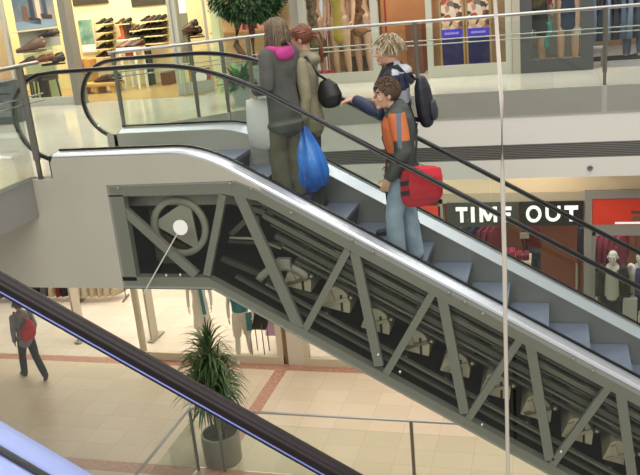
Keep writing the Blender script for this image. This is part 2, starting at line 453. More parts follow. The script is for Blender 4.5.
# side: cladding, truss, machinery
TY = 6.67
def tp(px, py, Y=TY):
    v = atY(px, py, Y); return (v.x, v.z)
deck_low = [(x, prof(x, -1.362, -3.135, .3)) for x in XS if -4.54 <= x <= -2.45]
s_top = -3.21
cl = [(-7.5, 4.525), (-4.02, 4.525), (-4.02, 5.56), (-2.72, 5.572), (-2.47, EYE-3.16+2.47*TAN)] + deck_low[::-1] + [(-4.57, 5.79), (-4.57, ZU-.02), (-7.5, ZU-.02)]
MB().prismY(cl, TY-.015, TY+.02).build('side_cladding', clad, esc)
tr = MB()
# upper chord, lower chord, end upright as one frame
xr = XE
def zs(x, s): return EYE+s-x*TAN
up = [(-4.02, 5.56), (-2.72, 5.572), (-2.47, zs(-2.47, -3.15)), (xr, zs(xr, -3.15)), (xr, zs(xr, -3.305)), (-2.55, zs(-2.55, -3.29)), (-2.87, 5.45), (-4.02, 5.445)]
lo = [(-4.02, 4.525), (-3.1, 4.525), (xr, zs(xr, -4.47)), (xr, zs(xr, -4.33)), (-3.13, 4.64), (-4.02, 4.64)]
MB().prismY(up, TY-.0, TY+.10).build('upper_chord', truss_m, esc)
MB().prismY(lo, TY-.0, TY+.10).build('lower_chord', truss_m, esc)
BR = [((-3.93, 5.334), (-3.254, 4.656), .085), ((-2.874, 5.44), (-3.141, 4.657), .07), ((-2.74, 5.50), (-2.281, 4.13), .10),
      ((-1.72, 4.96), (-2.23, 4.12), .065), ((-1.70, 4.95), (-1.55, 3.78), .085)]
for k in range(7):
    BR.append(((-1.0+k*.735, 4.54-k*.4245), (-1.49+k*.735, 3.70-k*.4245), .065)); BR.append(((-.945+k*.745, 4.52-k*.43), (-.785+k*.745, 3.33-k*.43), .085))
for a, b, w in BR:
    m = MB()
    a3 = Vector((a[0], TY+.035, a[1])); b3 = Vector((b[0], TY+.035, b[1]))
    m.bar(a3, b3, .05, w, up=((b3-a3).cross(Vector((0, 1, 0)))))
    m.build('brace', truss_m, esc)
MB().box((-4.02, TY+.0, 4.6), (-3.87, TY+.08, 5.46)).build('end_upright', truss_m, esc)
for px, py in ((118, 188), (230, 183.5), (251, 189), (291, 213), (352, 240), (373, 252), (449, 293), (465, 302), (483, 314), (573, 359), (593, 371)):
    x, z = tp(px, py, TY-.01); MB().ell((x, TY-.008, z), (.018, .014, .018), 10, 6).build('bolt', bolt_m, esc, smooth=True)
for px, py in ((166, 275.5), (180, 275), (378, 355), (482, 425), (400, 372), (561, 452)):
    x, z = tp(px, py, TY-.01); MB().ell((x, TY-.006, z), (.015, .012, .015), 8, 6).build('bolt', mat('bright_bolt', 'd8d8d0', .2, .9), esc, smooth=True)
gl = [(-4.0, 4.55), (-3.1, 4.55), (xr, zs(xr, -4.45)), (xr, zs(xr, -3.19)), (-2.5, zs(-2.5, -3.19)), (-2.72, 5.55), (-4.0, 5.54)]
MB().prismY(gl, TY-.010, TY-.004).build('cover_glass', glass_truss, esc)
# box behind
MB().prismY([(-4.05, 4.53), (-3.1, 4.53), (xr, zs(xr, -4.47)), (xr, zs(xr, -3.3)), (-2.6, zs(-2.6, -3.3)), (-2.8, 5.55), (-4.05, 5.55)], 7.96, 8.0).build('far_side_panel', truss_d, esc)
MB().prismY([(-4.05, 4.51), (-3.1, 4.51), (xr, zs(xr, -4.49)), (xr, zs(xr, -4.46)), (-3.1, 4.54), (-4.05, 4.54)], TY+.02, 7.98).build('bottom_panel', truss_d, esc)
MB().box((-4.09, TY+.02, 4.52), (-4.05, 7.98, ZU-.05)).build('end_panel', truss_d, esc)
# return wheel
_w = atY(180, 226.5, 6.86); wx, wz = _w.x, _w.z
ring = MB(); ring.smooth = True
ring.sweep([(wx+.265*math.cos(a), 6.86, wz+.265*math.sin(a)) for a in frange(0, 2*math.pi, 40)[:-1]], [(-.03, -.025), (.03, -.025), (.03, .025), (-.03, .025)], up=(0, 1, 0), closed=True)
w = ring.build('return_wheel', mat('wheel_grey', 'a5a79b', .45), esc)
pl = MB().prismY([tp(152.5, 223.5, 6.88), tp(189, 198.5, 6.88), tp(199.5, 251, 6.88)], 6.88, 6.90).build('plate', mat('pale_plate', 'aeb0a4', .5), w)
MB().prismY([tp(153, 228, 6.9), tp(198, 252, 6.9), tp(186, 256, 6.9), tp(164, 250, 6.9)], 6.9, 6.91).build('hub_plate', mat('dark_red_paint', '4a2c24', .5), w)
MB().box((-3.86, 7.1, 4.66), (-3.76, 7.3, 5.40)).build('bracket', mat('machine_grey', '54564d', .5), esc)
MB().box((-3.75, 6.95, 4.68), (-3.58, 7.2, 4.8)).build('bracket', MATS['machine_grey'], esc)
# tracks
for s0, y, w_, x0, m_ in ((-3.38, 6.82, .03, -2.5, 'machine_grey'), (-3.46, 6.80, .045, -2.55, 'pale_track'), (-3.53, 6.84, .02, -2.5, 'machine_grey'), (-3.60, 6.80, .05, -2.45, 'machine_grey'), (-3.68, 6.82, .02, -2.4, 'pale_track'), (-3.78, 6.86, .025, -2.3, 'machine_grey'), (-4.16, 6.80, .022, -2.6, 'pale_track'), (-4.27, 6.82, .03, -2.9, 'machine_grey')):
    mm = mat('pale_track', '77796e', .4, .3) if m_ == 'pale_track' else MATS[m_]
    MB().bar((x0, y, zs(x0, s0)), (xr, y, zs(xr, s0)), .05, w_).build('track', mm, esc)
MB().bar((-3.1, 6.95, 5.38), (-2.5, 6.95, 5.16), .05, .05).build('track', MATS['pale_track'], esc)
MB().bar((-2.95, 6.95, 4.98), (-2.68, 6.95, 5.2), .05, .05).build('link', MATS['machine_grey'], esc)
MB().box((-2.74, 6.93, 5.07), (-2.66, 6.98, 5.15)).build('link', mat('off_white_part', 'b5b19c', .5), esc)
MB().tube([(-2.95, 6.9, 4.96), (-2.7, 6.9, 4.95), (-2.45, 6.9, 4.85)], .012).build('pipe', MATS['off_white_part'], esc, smooth=True)
MB().bar((-3.1, 7.0, 4.72), (-1.9, 7.0, 4.2), .05, .05).build('track', MATS['machine_grey'], esc)
MB().bar((-3.05, 7.1, 4.86), (-2.0, 7.1, 4.8), .03, .03).build('pipe', MATS['machine_grey'], esc)
# curved guide bracket with end block
arc = [(-2.45+.32*math.cos(a), 6.9, 4.33+.34*math.sin(a)) for a in frange(2.5, .75, 14)]
sweepY(arc, [(-.02, -.035), (.02, -.035), (.02, .035), (-.02, .035)]).build('curved_guide', mat('guide_grey', 'a8aaa0', .45), esc)
MB().cbox((-2.42, 6.86, 4.72), (.13, .06, .10)).build('bracket', MATS['guide_grey'], esc)
# returning steps, upside down on the lower run
mt2 = mat('dark_roller', '1c1c19', .5); ow_ = MATS['off_white_part']
for k in range(17):
    x = -2.32+.363*k; z = zs(x, -3.95)
    rr = [(x-.02+.15*math.cos(a+.3), z-.13+.21*math.sin(a+.3)) for a in frange(0, math.pi*.55, 7)]
    st = MB().prismY([(x-.16, z-.12), (x+.11, z-.19)]+rr, 6.93, 7.62).build('return_step', cream, esc, bevel=.008)
    for dx, dz in ((-.1, -.17), (.15, -.0)):
        MB().tube([(x+dx, 6.87, z+dz), (x+dx, 6.93, z+dz)], .036, n=14).build('roller', mt2, st)
        MB().tube([(x+dx, 6.855, z+dz), (x+dx, 6.87, z+dz)], .014, n=10).build('axle', ow_, st)
    MB().bar((x-.12, 6.91, z-.1), (x+.14, 6.91, z-.02), .02, .03).build('bracket', ow_ if k % 3 else MATS['pale_track'], st)
    MB().prismY([(x-.09, z+.03), (x-.05, z+.05), (x-.02, z-.06), (x-.06, z-.08)], 6.90, 6.93).build('rib', ow_, st)
    MB().box((x+.03, 6.915, z-.16), (x+.05, 6.93, z+.0)).build('slot', mt2, st)
# white disc on a thin rod against the side
dt = thing('hanging_sign', 'round white disc with thin rod leaning against the escalator side glass', 'sign disc', tuple(atY(180.5, 227.5, 6.6)))
m = MB(); c = atY(180.5, 227.5, 6.6); m.tube([(c.x, 6.594, c.z), (c.x, 6.606, c.z)], .072, n=28); m.build('disc', white_gloss, dt)
q = atY(143, 294, 6.6); MB().tube([(c.x, 6.61, c.z), (q.x, 6.61, q.z)], .006, n=6).build('rod', mat('pale_rod', 'd5d3c8', .4), dt)

# ------------------------------------------------------------------ the escalator the photographer stands on
e2 = thing('escalator', 'nearest escalator, only its black handrail and metal side deck crossing the picture', 'escalator', (-1, 2.4, 0))
YG = 2.33
def z2(x, s): return EYE+s-x*TAN
S2 = [(-.034, -.012), (-.028, -.020), (.028, -.020), (.034, -.012), (.036, .003), (.031, .015), (.02, .022), (.0, .024), (-.02, .022), (-.031, .015), (-.036, .003)]
sweepY([(x, YG, z2(x, -2.005)) for x in frange(-3.6, 1.2, 6)], S2).build('handrail', mat('worn_black_rubber', '17110f', .42, col2='1f1618', scale=5, spec=.22), e2)
sweepY([(x, YG+.03, z2(x, -2.005)) for x in frange(-3.6, 1.2, 6)], [(-.064, -.022), (.0, -.022), (.0, -.018), (-.064, -.018)]).build('handrail_guide_or_highlight', mat('blue_highlight', '5f67a0', .35, .5), e2)  # thin blue strip paints the bluish reflection low on the rail
sweepY([(x, YG+.03, z2(x, -2.005)) for x in frange(-3.6, 1.2, 6)], [(-.058, -.034), (.0, -.034), (.0, -.022), (-.058, -.022)]).build('handrail_guide_or_highlight', rubber, e2)
MB().prismY([(-3.6, z2(-3.6, -2.06)), (1.2, z2(1.2, -2.06)), (1.2, z2(1.2, -2.81)), (-3.6, z2(-3.6, -2.81))], YG-.005, YG+.005).build('balustrade_glass', glass('clean_glass', 'f6f8f6', .015), e2)
MB().prismY([(-3.6, z2(-3.6, -2.81)), (1.2, z2(1.2, -2.81)), (1.2, z2(1.2, -2.86)), (-3.6, z2(-3.6, -2.86))], YG+.012, YG+.14).build('deck', mat('blue_steel', '939bcc', .35, .6), e2, bevel=.008)
MB().prismY([(-3.6, z2(-3.6, -2.80)), (1.2, z2(1.2, -2.80)), (1.2, z2(1.2, -2.84)), (-3.6, z2(-3.6, -2.84))], YG-.016, YG+.016).build('glass_gasket', rubber, e2)
MB().prismY([(-3.6, z2(-3.6, -2.81)), (1.2, z2(1.2, -2.81)), (1.2, z2(1.2, -2.86)), (-3.6, z2(-3.6, -2.86))], YG-.10, YG-.012).build('inner_deck', MATS['blue_steel'], e2)
MB().prismY([(-3.6, z2(-3.6, -2.86)), (1.2, z2(1.2, -2.86)), (1.2, z2(1.2, -3.9)), (-3.6, z2(-3.6, -3.9))], YG+.11, YG+.13).build('side_cladding', clad, e2)
# ------------------------------------------------------------------ people and mannequins
def rotz(a): return Matrix.Rotation(a, 3, 'Z')
def rotyy(a): return Matrix.Rotation(a, 3, 'Y')
V = Vector
class Pose:
    """joints of a standing figure, x forward, y left, z up, scaled to height h"""
    def __init__(s, h=1.75, lean=0., girth=1., sh=1., **kw):
        k = h/1.75; s.k = k; s.g = girth; s.lean = lean; s.shw = sh
        def L(x, y, z): return V(((x+lean*max(0, z-.93))*k, y*k, z*k))
        s.L = L
        d = dict(hipL=(0, .085, .92), hipR=(0, -.085, .92), knL=(.015, .095, .50), knR=(.015, -.095, .50), anL=(-.02, .10, .085), anR=(-.02, -.10, .085),
                 shL=(-.005, .175*sh, 1.43), shR=(-.005, -.175*sh, 1.43), elL=(-.03, .235, 1.14), elR=(-.03, -.235, 1.14), wrL=(.04, .235, .89), wrR=(.04, -.235, .89))
        for a, v in kw.items():
            if a in d: d[a] = v
        for a, v in d.items(): setattr(s, a, L(*v))
        s.toeL = kw.get('toeL', 0.); s.toeR = kw.get('toeR', 0.)      # foot yaw
        s.yaw = kw.get('yaw', 0.); s.tilt = kw.get('tilt', 0.); s.curl = kw.get('curl', .5)
        s.pitchL = kw.get('pitchL', 0.); s.pitchR = kw.get('pitchR', 0.)
        s.handL = kw.get('handL'); s.handR = kw.get('handR')
        s.hs = kw.get('hs', 1.0); s.hc = L(.015, 0, 1.638)+V((kw.get('hx', 0)*k, 0, kw.get('hz', 0)*k))
        s.hR = rotz(s.yaw) @ rotyy(s.tilt)
    def head(s, p): return s.hc+s.hR @ (V(p)*s.k*s.hs)
    def inhead(s, p): return (s.hR.transposed() @ (V(p)-s.hc))/s.k/s.hs

def torso(mb, P, secs, add=0., n=20):
    g = P.g; k = P.k
    mb.loft([P.L(x, 0, z) for z, x, a, b in secs], [((b*g+add)*k, (a*g+add)*k) for z, x, a, b in secs], n=n, up=(1, 0, 0))
TOR = [(.86, -.005, .095, .13), (.93, -.01, .11, .162), (1.02, -.0, .098, .148), (1.10, .01, .092, .132), (1.22, .012, .105, .148), (1.33, .008, .11, .165), (1.41, -.005, .085, .155), (1.46, -.012, .062, .10)]
def limb(mb, pts, rad, k, n=14):
    out = [pts[0]]; r = [rad[0]*k]
    for i in range(len(pts)-1):
        a, b = pts[i], pts[i+1]; j = i*2
        out += [a.lerp(b, .33), a.lerp(b, .66), b]; r += [(rad[j]*.4+rad[j+1]*.6)*k, (rad[j+1]*.8+rad[j+2]*.2)*k, rad[j+2]*k]
    # smooth corners
    mb.loft(out, r, n=n, up=(0.02, 1, 0.01) if abs((pts[-1]-pts[0]).normalized().y) < .8 else (1, 0, 0))
def hand(mb, w, d, nrm, side, k, curl):
    d = d.normalized(); side = (side-d*side.dot(d)).normalized(); nrm = d.cross(side) if nrm is None else (nrm-d*nrm.dot(d)-side*nrm.dot(side)).normalized()
    def pt(a, b, c): return w+(d*a+side*b+nrm*c)*k
    mb.loft([pt(-.02, 0, 0), pt(.03, .003, 0), pt(.065, .004, .002), pt(.088, .003, .004)], [(.021*k, .019*k), (.032*k, .017*k), (.040*k, .015*k), (.037*k, .012*k)], n=12, up=nrm)
    for i, (off, ln) in enumerate(((.030, .074), (.010, .083), (-.011, .077), (-.030, .060))):
        p = pt(.085-abs(i-1)*.004, off, .004); a = curl*.35; pts = [p]
        for f in (.44, .32, .24):
            p = p+((d*math.cos(a)+nrm*math.sin(a))*ln*f+side*(off*.08))*k; pts.append(p); a += curl*(.85+i*.05)
        mb.loft(pts, [.0092*k, .0088*k, .008*k, .0068*k], n=8, up=side)
    p = pt(.025, .032, .004); p1 = p+(d*.025+side*.028+nrm*.012)*k; p2 = p1+(d*.028+side*.010+nrm*.014)*k; p3 = p2+(d*.022-side*.002+nrm*.008)*k
    mb.loft([p, p1, p2, p3], [.0125*k, .011*k, .0098*k, .0075*k], n=8, up=nrm)

def body_mesh(P, name, mats, parent, hair_paint=True, mannequin=False, vox=.0062):
    mb = MB(); k = P.k
    torso(mb, P, TOR)
    for s, sg in (('L', 1), ('R', -1)):
        hip, kn, an = getattr(P, 'hip'+s), getattr(P, 'kn'+s), getattr(P, 'an'+s)
        limb(mb, [hip, kn, an], [.082, .076, .054, .055, .036], k)
        ty = getattr(P, 'toe'+s); pt = getattr(P, 'pitch'+s)
        f = rotz(ty) @ rotyy(pt) @ V((1, 0, 0)); u = rotz(ty) @ rotyy(pt) @ V((0, 0, 1))
        mb.loft([an-f*.045*k-u*.045*k, an+f*.03*k-u*.04*k, an+f*.10*k-u*.055*k, an+f*.165*k-u*.062*k], [(.032*k, .034*k), (.036*k, .040*k), (.042*k, .024*k), (.036*k, .016*k)], n=12, up=u)
        sh, el, wr = getattr(P, 'sh'+s), getattr(P, 'el'+s), getattr(P, 'wr'+s)
        mb.ell(sh, (.055*k, .05*k, .055*k)); limb(mb, [sh, el, wr], [.05, .045, .038, .036, .025], k)
        h = getattr(P, 'hand'+s)
        d = (wr-el).normalized()
        if h: d = V(h[0]).normalized(); nr = V(h[1]); sd = V(h[2])
        else: nr = V((0, -sg, 0)); sd = V((1, 0, 0))
        hand(mb, wr, d, nr, sd, k, P.curl if not h or len(h) < 4 else h[3])
    # neck and head
    mb.loft([P.L(-.02, 0, 1.43), P.L(-.012, 0, 1.50), P.head((-.02, 0, -.07)), P.head((-.01, 0, -.02))], [.066*k, .056*k, .054*k, .052*k], n=16, up=(1, 0, 0))
    R = P.hR
    def E(c, r): mb.ell(P.head(c), [x*k for x in r], 18, 14, rot=R)
    E((-.012, 0, .028), (.098, .077, .088)); E((.028, 0, -.03), (.066, .060, .082)); E((.068, 0, -.088), (.024, .027, .022)); E((.02, 0, -.065), (.058, .054, .045))
    E((.05, .036, -.022), (.034, .026, .03)); E((.05, -.036, -.022), (.034, .026, .03))
    for sg in (1, -1):
        E((.079, sg*.032, .030), (.014, .026, .009)); E((-.008, sg*.079, -.004), (.019, .011, .032)); E((.072, sg*.031, .006), (.017, .017, .013))
    mb.loft([P.head((.084, 0, .026)), P.head((.100, 0, .0)), P.head((.112, 0, -.022))], [.009*k, .011*k, .014*k], n=10); E((.098, .010, -.028), (.013, .011, .009)); E((.098, -.010, -.028), (.013, .011, .009))
    E((.086, 0, -.053), (.014, .025, .008)); E((.084, 0, -.066), (.014, .022, .009))
    def paint(c):
        if mannequin: return 0
        q = P.inhead(c)
        if q.length > .2: return 0
        if q.x > .06:
            for sg in (1, -1):
                e = V((q.y-sg*.032, q.z-.007))
                if abs(e.x) < .010 and abs(e.y) < .007: return 2
                if abs(e.x) < .014 and abs(e.y) < .0055: return 3
                if abs(q.y-sg*.033) < .022 and abs(q.z-.033) < .006: return 4
            if abs(q.y) < .025 and -.074 < q.z < -.048 and q.x > .082: return 1
        return 0
    return mb.build(name, mats, parent, remesh=vox, paint=paint, iters=3)

JAC = [(.80, -.005, .125, .165), (.90, -.01, .125, .175), (1.02, -.0, .115, .162), (1.12, .01, .112, .158), (1.22, .012, .122, .168), (1.33, .008, .128, .182), (1.42, -.008, .104, .172), (1.465, -.014, .082, .115)]
def jacket(P, mats, parent, hem=.80, paint=None, puff=0., sleeve=.058, name='jacket', collar=True, hood=None, vox=.010, arms=('L', 'R'), cuff=.92):
    mb = MB(); k = P.k
    secs = [q for q in JAC if q[0] >= hem-.001]
    if hem < .8: secs = [(hem, -.01, .155, .20)]+secs
    torso(mb, P, secs, puff)
    for s in arms:
        sh, el, wr = getattr(P, 'sh'+s), getattr(P, 'el'+s), getattr(P, 'wr'+s)
        mb.ell(sh, [(.068+puff)*k]*3); limb(mb, [sh, el, el.lerp(wr, cuff)], [.066+puff, sleeve+.006+puff, sleeve-.003+puff, sleeve-.006+puff, .044+puff*.5], k)
    if collar:
        mb.loft([P.L(-.012, 0, 1.43), P.L(-.012, 0, 1.49), P.L(-.01, 0, 1.515)], [(.092*k, .085*k), (.078*k, .076*k), (.072*k, .072*k)], n=18, up=(1, 0, 0))
    if hood == 'down': mb.ell(P.L(-.10, 0, 1.455), (.07*k, .12*k, .065*k)); mb.ell(P.L(-.05, .07, 1.475), (.06*k, .05*k, .045*k)); mb.ell(P.L(-.05, -.07, 1.475), (.06*k, .05*k, .045*k))
    # soft wrinkles
    for i, v in enumerate(mb.v):
        nz = noise.noise(v*9+V((3, 1, 7)))+.6*noise.noise(v*19); mb.v[i] = v+V((nz, noise.noise(v*11), 0))*.006
    return mb.build(name, mats, parent, remesh=vox, paint=paint)
def trousers(P, mats, parent, paint=None, wide=0., top=1.0, name='trousers', end=1., vox=.009):
    mb = MB(); k = P.k
    torso(mb, P, [(.86, -.005, .105, .14), (.93, -.01, .118, .17), (top, 0, .106, .156)])
    for s in 'LR':
        hip, kn, an = getattr(P, 'hip'+s), getattr(P, 'kn'+s), getattr(P, 'an'+s)
        e = kn.lerp(an, end)-V((0, 0, .03*k if end == 1. else 0))
        limb(mb, [hip, kn, e], [.094, .092+wide*.3, .070+wide*.7, .068+wide, .056+wide*1.3], k)
    for i, v in enumerate(mb.v):
        mb.v[i] = v+V((noise.noise(v*14), noise.noise(v*13+V((5, 5, 5))), 0))*.007
    return mb.build(name, mats, parent, remesh=vox, paint=paint)
def skirt_dress(P, mats, parent, secs, name='dress', vox=.010, straps=False, paint=None):
    mb = MB(); torso(mb, P, secs, n=24)
    if straps:
        for sg in (1, -1): mb.tube([P.L(.09, sg*.08, 1.28), P.L(.05, sg*.09, 1.42), P.L(-.05, sg*.09, 1.44), P.L(-.1, sg*.08, 1.3)], .012*P.k, n=8)
    return mb.build(name, mats, parent, remesh=vox, paint=paint)
def shoes(P, m, parent, hi=.0):
    k = P.k
    for s in 'LR':
        an = getattr(P, 'an'+s); ty = getattr(P, 'toe'+s); pt = getattr(P, 'pitch'+s)
        R = rotz(ty) @ rotyy(pt); f = R @ V((1, 0, 0)); u = R @ V((0, 0, 1)); sd = R @ V((0, 1, 0))
        mb = MB()
        mb.loft([an-f*.05*k-u*.045*k, an+f*.03*k-u*.04*k, an+f*.11*k-u*.052*k, an+f*.185*k-u*.060*k], [(.038*k, .042*k), (.042*k, .046*k), (.050*k, .032*k), (.042*k, .022*k)], n=14, up=u)
        mb.loft([an-f*.06*k-u*.076*k, an+f*.08*k-u*.076*k, an+f*.20*k-u*.076*k], [(.036*k, .010*k), (.046*k, .010*k), (.038*k, .010*k)], n=12, up=u)
        mb.build('shoe', m, parent, remesh=.008)
def cap(P, mb, front=.055, low=-.035, r=(.110, .090, .100), c=(-.018, 0, .032)):
    n, kk = 28, 20; vs = []; ids = {}
    m2 = MB(); m2.ell((0, 0, 0), r, n, kk)
    keep = []
    for f in m2.f:
        q = sum((m2.v[i] for i in f), V())/len(f)+V(c)
        if q.z > low+max(0, (q.x+.02))*1.15 and not (q.x > .055 and q.z < front): keep.append(f)
    inner = [P.head(V(c)+v*.90) for v in m2.v]; outer = [P.head(V(c)+v) for v in m2.v]
    o = len(m2.v)
    mb.add(outer+inner, keep+[[i+o for i in f[::-1]] for f in keep])
def strand(mb, pts, r, n=5):
    mb.loft(pts, [r*(1-.55*i/(len(pts)-1)) for i in range(len(pts))], n=n, up=(.3, .9, .1))
def hair(P, mats, parent, style, seed=1):
    rnd = random.Random(seed); mb = MB(); mb.smooth = True; cap(P, mb)
    k = P.k; nm = len(mats)
    def surf(az, el, off=1.0):
        return V((-.018+.104*off*math.cos(el)*math.cos(az), .085*off*math.cos(el)*math.sin(az), .03+.097*off*math.sin(el)))
    if style == 'long':
        for i in range(340):
            az = rnd.uniform(.75, 2*math.pi-.75); mb.mi(rnd.randrange(nm)); ln = rnd.uniform(.22, .33)*(.38 if math.cos(az) < -.25 and math.sin(az) < .75 else 1); pts = []
            e0 = rnd.uniform(.9, 1.4)
            for q in range(6): pts.append(surf(az, e0*(1-q/5)-.05, 1.04+.03*rnd.random()))
            base = pts[-1]
            for q in range(1, 6):
                f = q/5; pts.append(base+V((math.cos(az)*.012*f+rnd.uniform(-.006, .006)+(.02*f if math.cos(az) > 0 else 0), math.sin(az)*.02*f+rnd.uniform(-.006, .006), -ln*f)))
            strand(mb, [P.head(p) for p in pts], .0075*k)
    elif style == 'ponytail':
        for i in range(90):
            az = rnd.uniform(.35, 2*math.pi-.35); mb.mi(rnd.randrange(nm)); pts = []
            for q in range(6):
                f = q/5; a = az+(math.pi-az)*f*f; e = (.85*(1-f)+.05) if math.cos(az) > -.2 else (1.3*(1-f)+.05)
                pts.append(surf(a, e-.15*f, 1.05))
            strand(mb, [P.head(p) for p in pts], .010*k)
        for i in range(45):
            mb.mi(rnd.randrange(nm)); a = rnd.uniform(0, 6.28); rr = rnd.uniform(0, .022)
            pts = [V((-.125, math.cos(a)*rr, .02+math.sin(a)*rr)), V((-.16, math.cos(a)*rr*1.4, .01+math.sin(a)*rr)), V((-.175, math.cos(a)*rr*1.6, -.06)), V((-.165+rr*math.sin(a), math.cos(a)*rr*1.6, -.13)), V((-.15+rr*math.sin(a), math.cos(a)*rr, -.2+rnd.uniform(-.03, .03)))]
            strand(mb, [P.head(p) for p in pts], .008*k)
        for sg in (1, -1):
            for j in range(5): mb.mi(0); strand(mb, [P.head(p) for p in (V((.065, sg*.045, .1)), V((.085, sg*.062, .06)), V((.072, sg*.075, .01)), V((.055+j*.004, sg*.078, -.05)))], .005*k)
    elif style in ('shag', 'short'):
        N = 380 if style == 'shag' else 260
        for i in range(N):
            az = rnd.uniform(0, 2*math.pi); el = rnd.uniform(-.1, 1.45) if abs(math.sin(az/2)) > .45 else rnd.uniform(.65, 1.45)
            mb.mi(rnd.randrange(nm)); p = surf(az, el, .99)
            ln = rnd.uniform(.038, .066) if style == 'shag' else rnd.uniform(.012, .02)
            out = surf(az, el, 1.0)-V((-.018, 0, .03)); out.normalize()
            down = V((-.25*out.x+.25*(1 if math.cos(az) > 0 else -.3), out.y*.2, -1)) if style == 'shag' else V((.5, 0, .1))
            t1 = (out*.9+down*.35+V((rnd.uniform(-.4, .4), rnd.uniform(-.4, .4), rnd.uniform(-.1, .3)))).normalized(); t2 = (out*.3+down+V((rnd.uniform(-.3, .3), rnd.uniform(-.3, .3), 0))).normalized()
            strand(mb, [P.head(x) for x in (p, p+t1*ln*.4, p+t1*ln*.55+t2*ln*.35, p+t1*ln*.55+t2*ln*.8)], (.0065 if style == 'shag' else .008)*k)
    return mb.build('hair', mats, parent, smooth=True)
SKIN = mat('skin', 'c79a80', .55); LIP = mat('lip', 'b57d6b', .5); IRIS = mat('iris', '2a201c', .3); EYEW = mat('eye_white', 'd8d0c8', .4)
BROW = {c: mat('brow_'+c, c, .8) for c in ('4a3526', '6a4a2a')}
def skinmats(b='4a3526'): return [SKIN, LIP, IRIS, EYEW, BROW[b]]
def place(t, x, y, z, rz): t.location = (x, y, z); t.rotation_euler.z = rz

zst = lambda k: EYE-3.18-.2096*k
# --- woman in pink hood
wa = thing('person', 'woman with long fair hair, pink hood, dark grey coat and wide olive trousers', 'person', group=None)
P = Pose(1.62, girth=1.04, hs=1.08, wrL=(.20, .17, 1.10), elL=(-.04, .24, 1.15), wrR=(.12, -.2, .98), yaw=.15, tilt=.05, toeL=.1, knL=(.05, .09, .50), anL=(.03, .095, .085), handL=((.25, -.1, -1), (.0, -1, 0), (1, 0, .2), 1.2), handR=((.25, .1, -1), (.0, 1, 0), (1, 0, .2), 1.0))
body_mesh(P, 'body', skinmats(), wa)
coat = mat('grey_coat', '4a4b47', .8, col2='575751', scale=6, bump=.25, bscale=9)
jacket(P, [coat], wa, hem=.76, name='coat', puff=.012)
trousers(P, [mat('olive_trousers', '686352', .85, col2='57533f', scale=7, bump=.25, bscale=9)], wa, wide=.028)
shoes(P, mat('dark_shoe', '1d1b1b', .5), wa)
hair(P, [mat('hair_dark_blond', '66543f', .55), mat('hair_mid_brown', '4c3d30', .55), mat('hair_ash', '7a6850', .55)], wa, 'long', 3)
pk = MB()
for a in frange(0, 2*math.pi, 18)[:-1]:
    pk.ell(P.L(-.018+.092*math.cos(a), .098*math.sin(a), 1.485+.014*math.cos(a)), (.045*P.k, .045*P.k, .045*P.k), 10, 8)
pk.ell(P.L(-.115, .02, 1.44), (.045*P.k, .13*P.k, .065*P.k)); pk.ell(P.L(-.10, 0, 1.47), (.05*P.k, .09*P.k, .05*P.k))
pk.build('hood', mat('pink_fleece', 'a83078', .85, col2='b84486', scale=8, bump=.3, bscale=14), wa, remesh=.010)
WA = atY(288, 150, 7.16); place(wa, WA.x, 7.16, zst(-6), math.pi-.45)
# --- woman in khaki jacket
wb = thing('person', 'woman with auburn ponytail, khaki jacket and dark trousers, facing her companion on the escalator', 'person')
P2 = Pose(1.74, hs=1.06, girth=1.1, wrL=(.02, .24, .86), elL=(-.05, .245, 1.12), wrR=(.08, -.22, .9), yaw=.1, tilt=.1, handL=((.05, 0, -1), (0, -1, 0), (1, 0, 0), 1.3))
body_mesh(P2, 'body', skinmats('6a4a2a'), wb)
jacket(P2, [mat('khaki_jacket', '8d866c', .8, col2='7a745c', scale=6, bump=.3, bscale=9)], wb, hem=.80, hood='down')
trousers(P2, [mat('black_green_trousers', '2f332e', .85, col2='3a3e37', scale=6)], wb, wide=.015)
shoes(P2, MATS['dark_shoe'], wb)
hair(P2, [mat('hair_auburn', '6b3a28', .5), mat('hair_auburn_light', '80482f', .5)], wb, 'ponytail', 5)
WB = atY(308, 110, 7.5); place(wb, WB.x, 7.5, zst(-5), math.pi+.06)
# --- young man in blue and white jacket
mc = thing('person', 'young man with shaggy blond hair in a navy jacket with pale yoke, arm stretched forward', 'person')
P3 = Pose(1.80, lean=.10, hs=1.06, wrL=(.34, .20, 1.27), elL=(.13, .30, 1.15), wrR=(.08, -.24, .9), yaw=.12, tilt=.02, toeL=.1, knL=(.10, .1, .52), anL=(.08, .1, .085), handL=((1, -.05, -.1), (0, -.2, -1), (0, -1, .1), .7))
body_mesh(P3, 'body', skinmats('6a4a2a'), mc)
navy = mat('navy_nylon', '222a44', .55, col2='2b3350', scale=6, bump=.2, bscale=9); pale = mat('pale_grey_nylon', 'aeb0b8', .6); blk = mat('black_cloth', '17181c', .7)
def pnt(c):
    z = c.z/P3.k
    if 1.17 < z+.25*(c.x/P3.k-.02) < 1.29 and abs(c.y) < .4 and c.x/P3.k < .10: return 1
    if z > 1.455: return 1 if c.x/P3.k < .03 else 2
    return 0
jacket(P3, [navy, pale, blk], mc, hem=.82, paint=pnt, puff=.01, hood='down')
trousers(P3, [mat('dark_blue_jeans', '2c3038', .8)], mc, wide=.012); shoes(P3, MATS['dark_shoe'], mc)
hair(P3, [mat('hair_blond', '9c8a6a', .5), mat('hair_silver_blond', 'b9ac92', .5), mat('hair_dark_root', '6b5a42', .6)], mc, 'shag', 8)
MC = atY(401, 110, 7.42); place(mc, MC.x, 7.42, zst(-4), math.pi+.05)
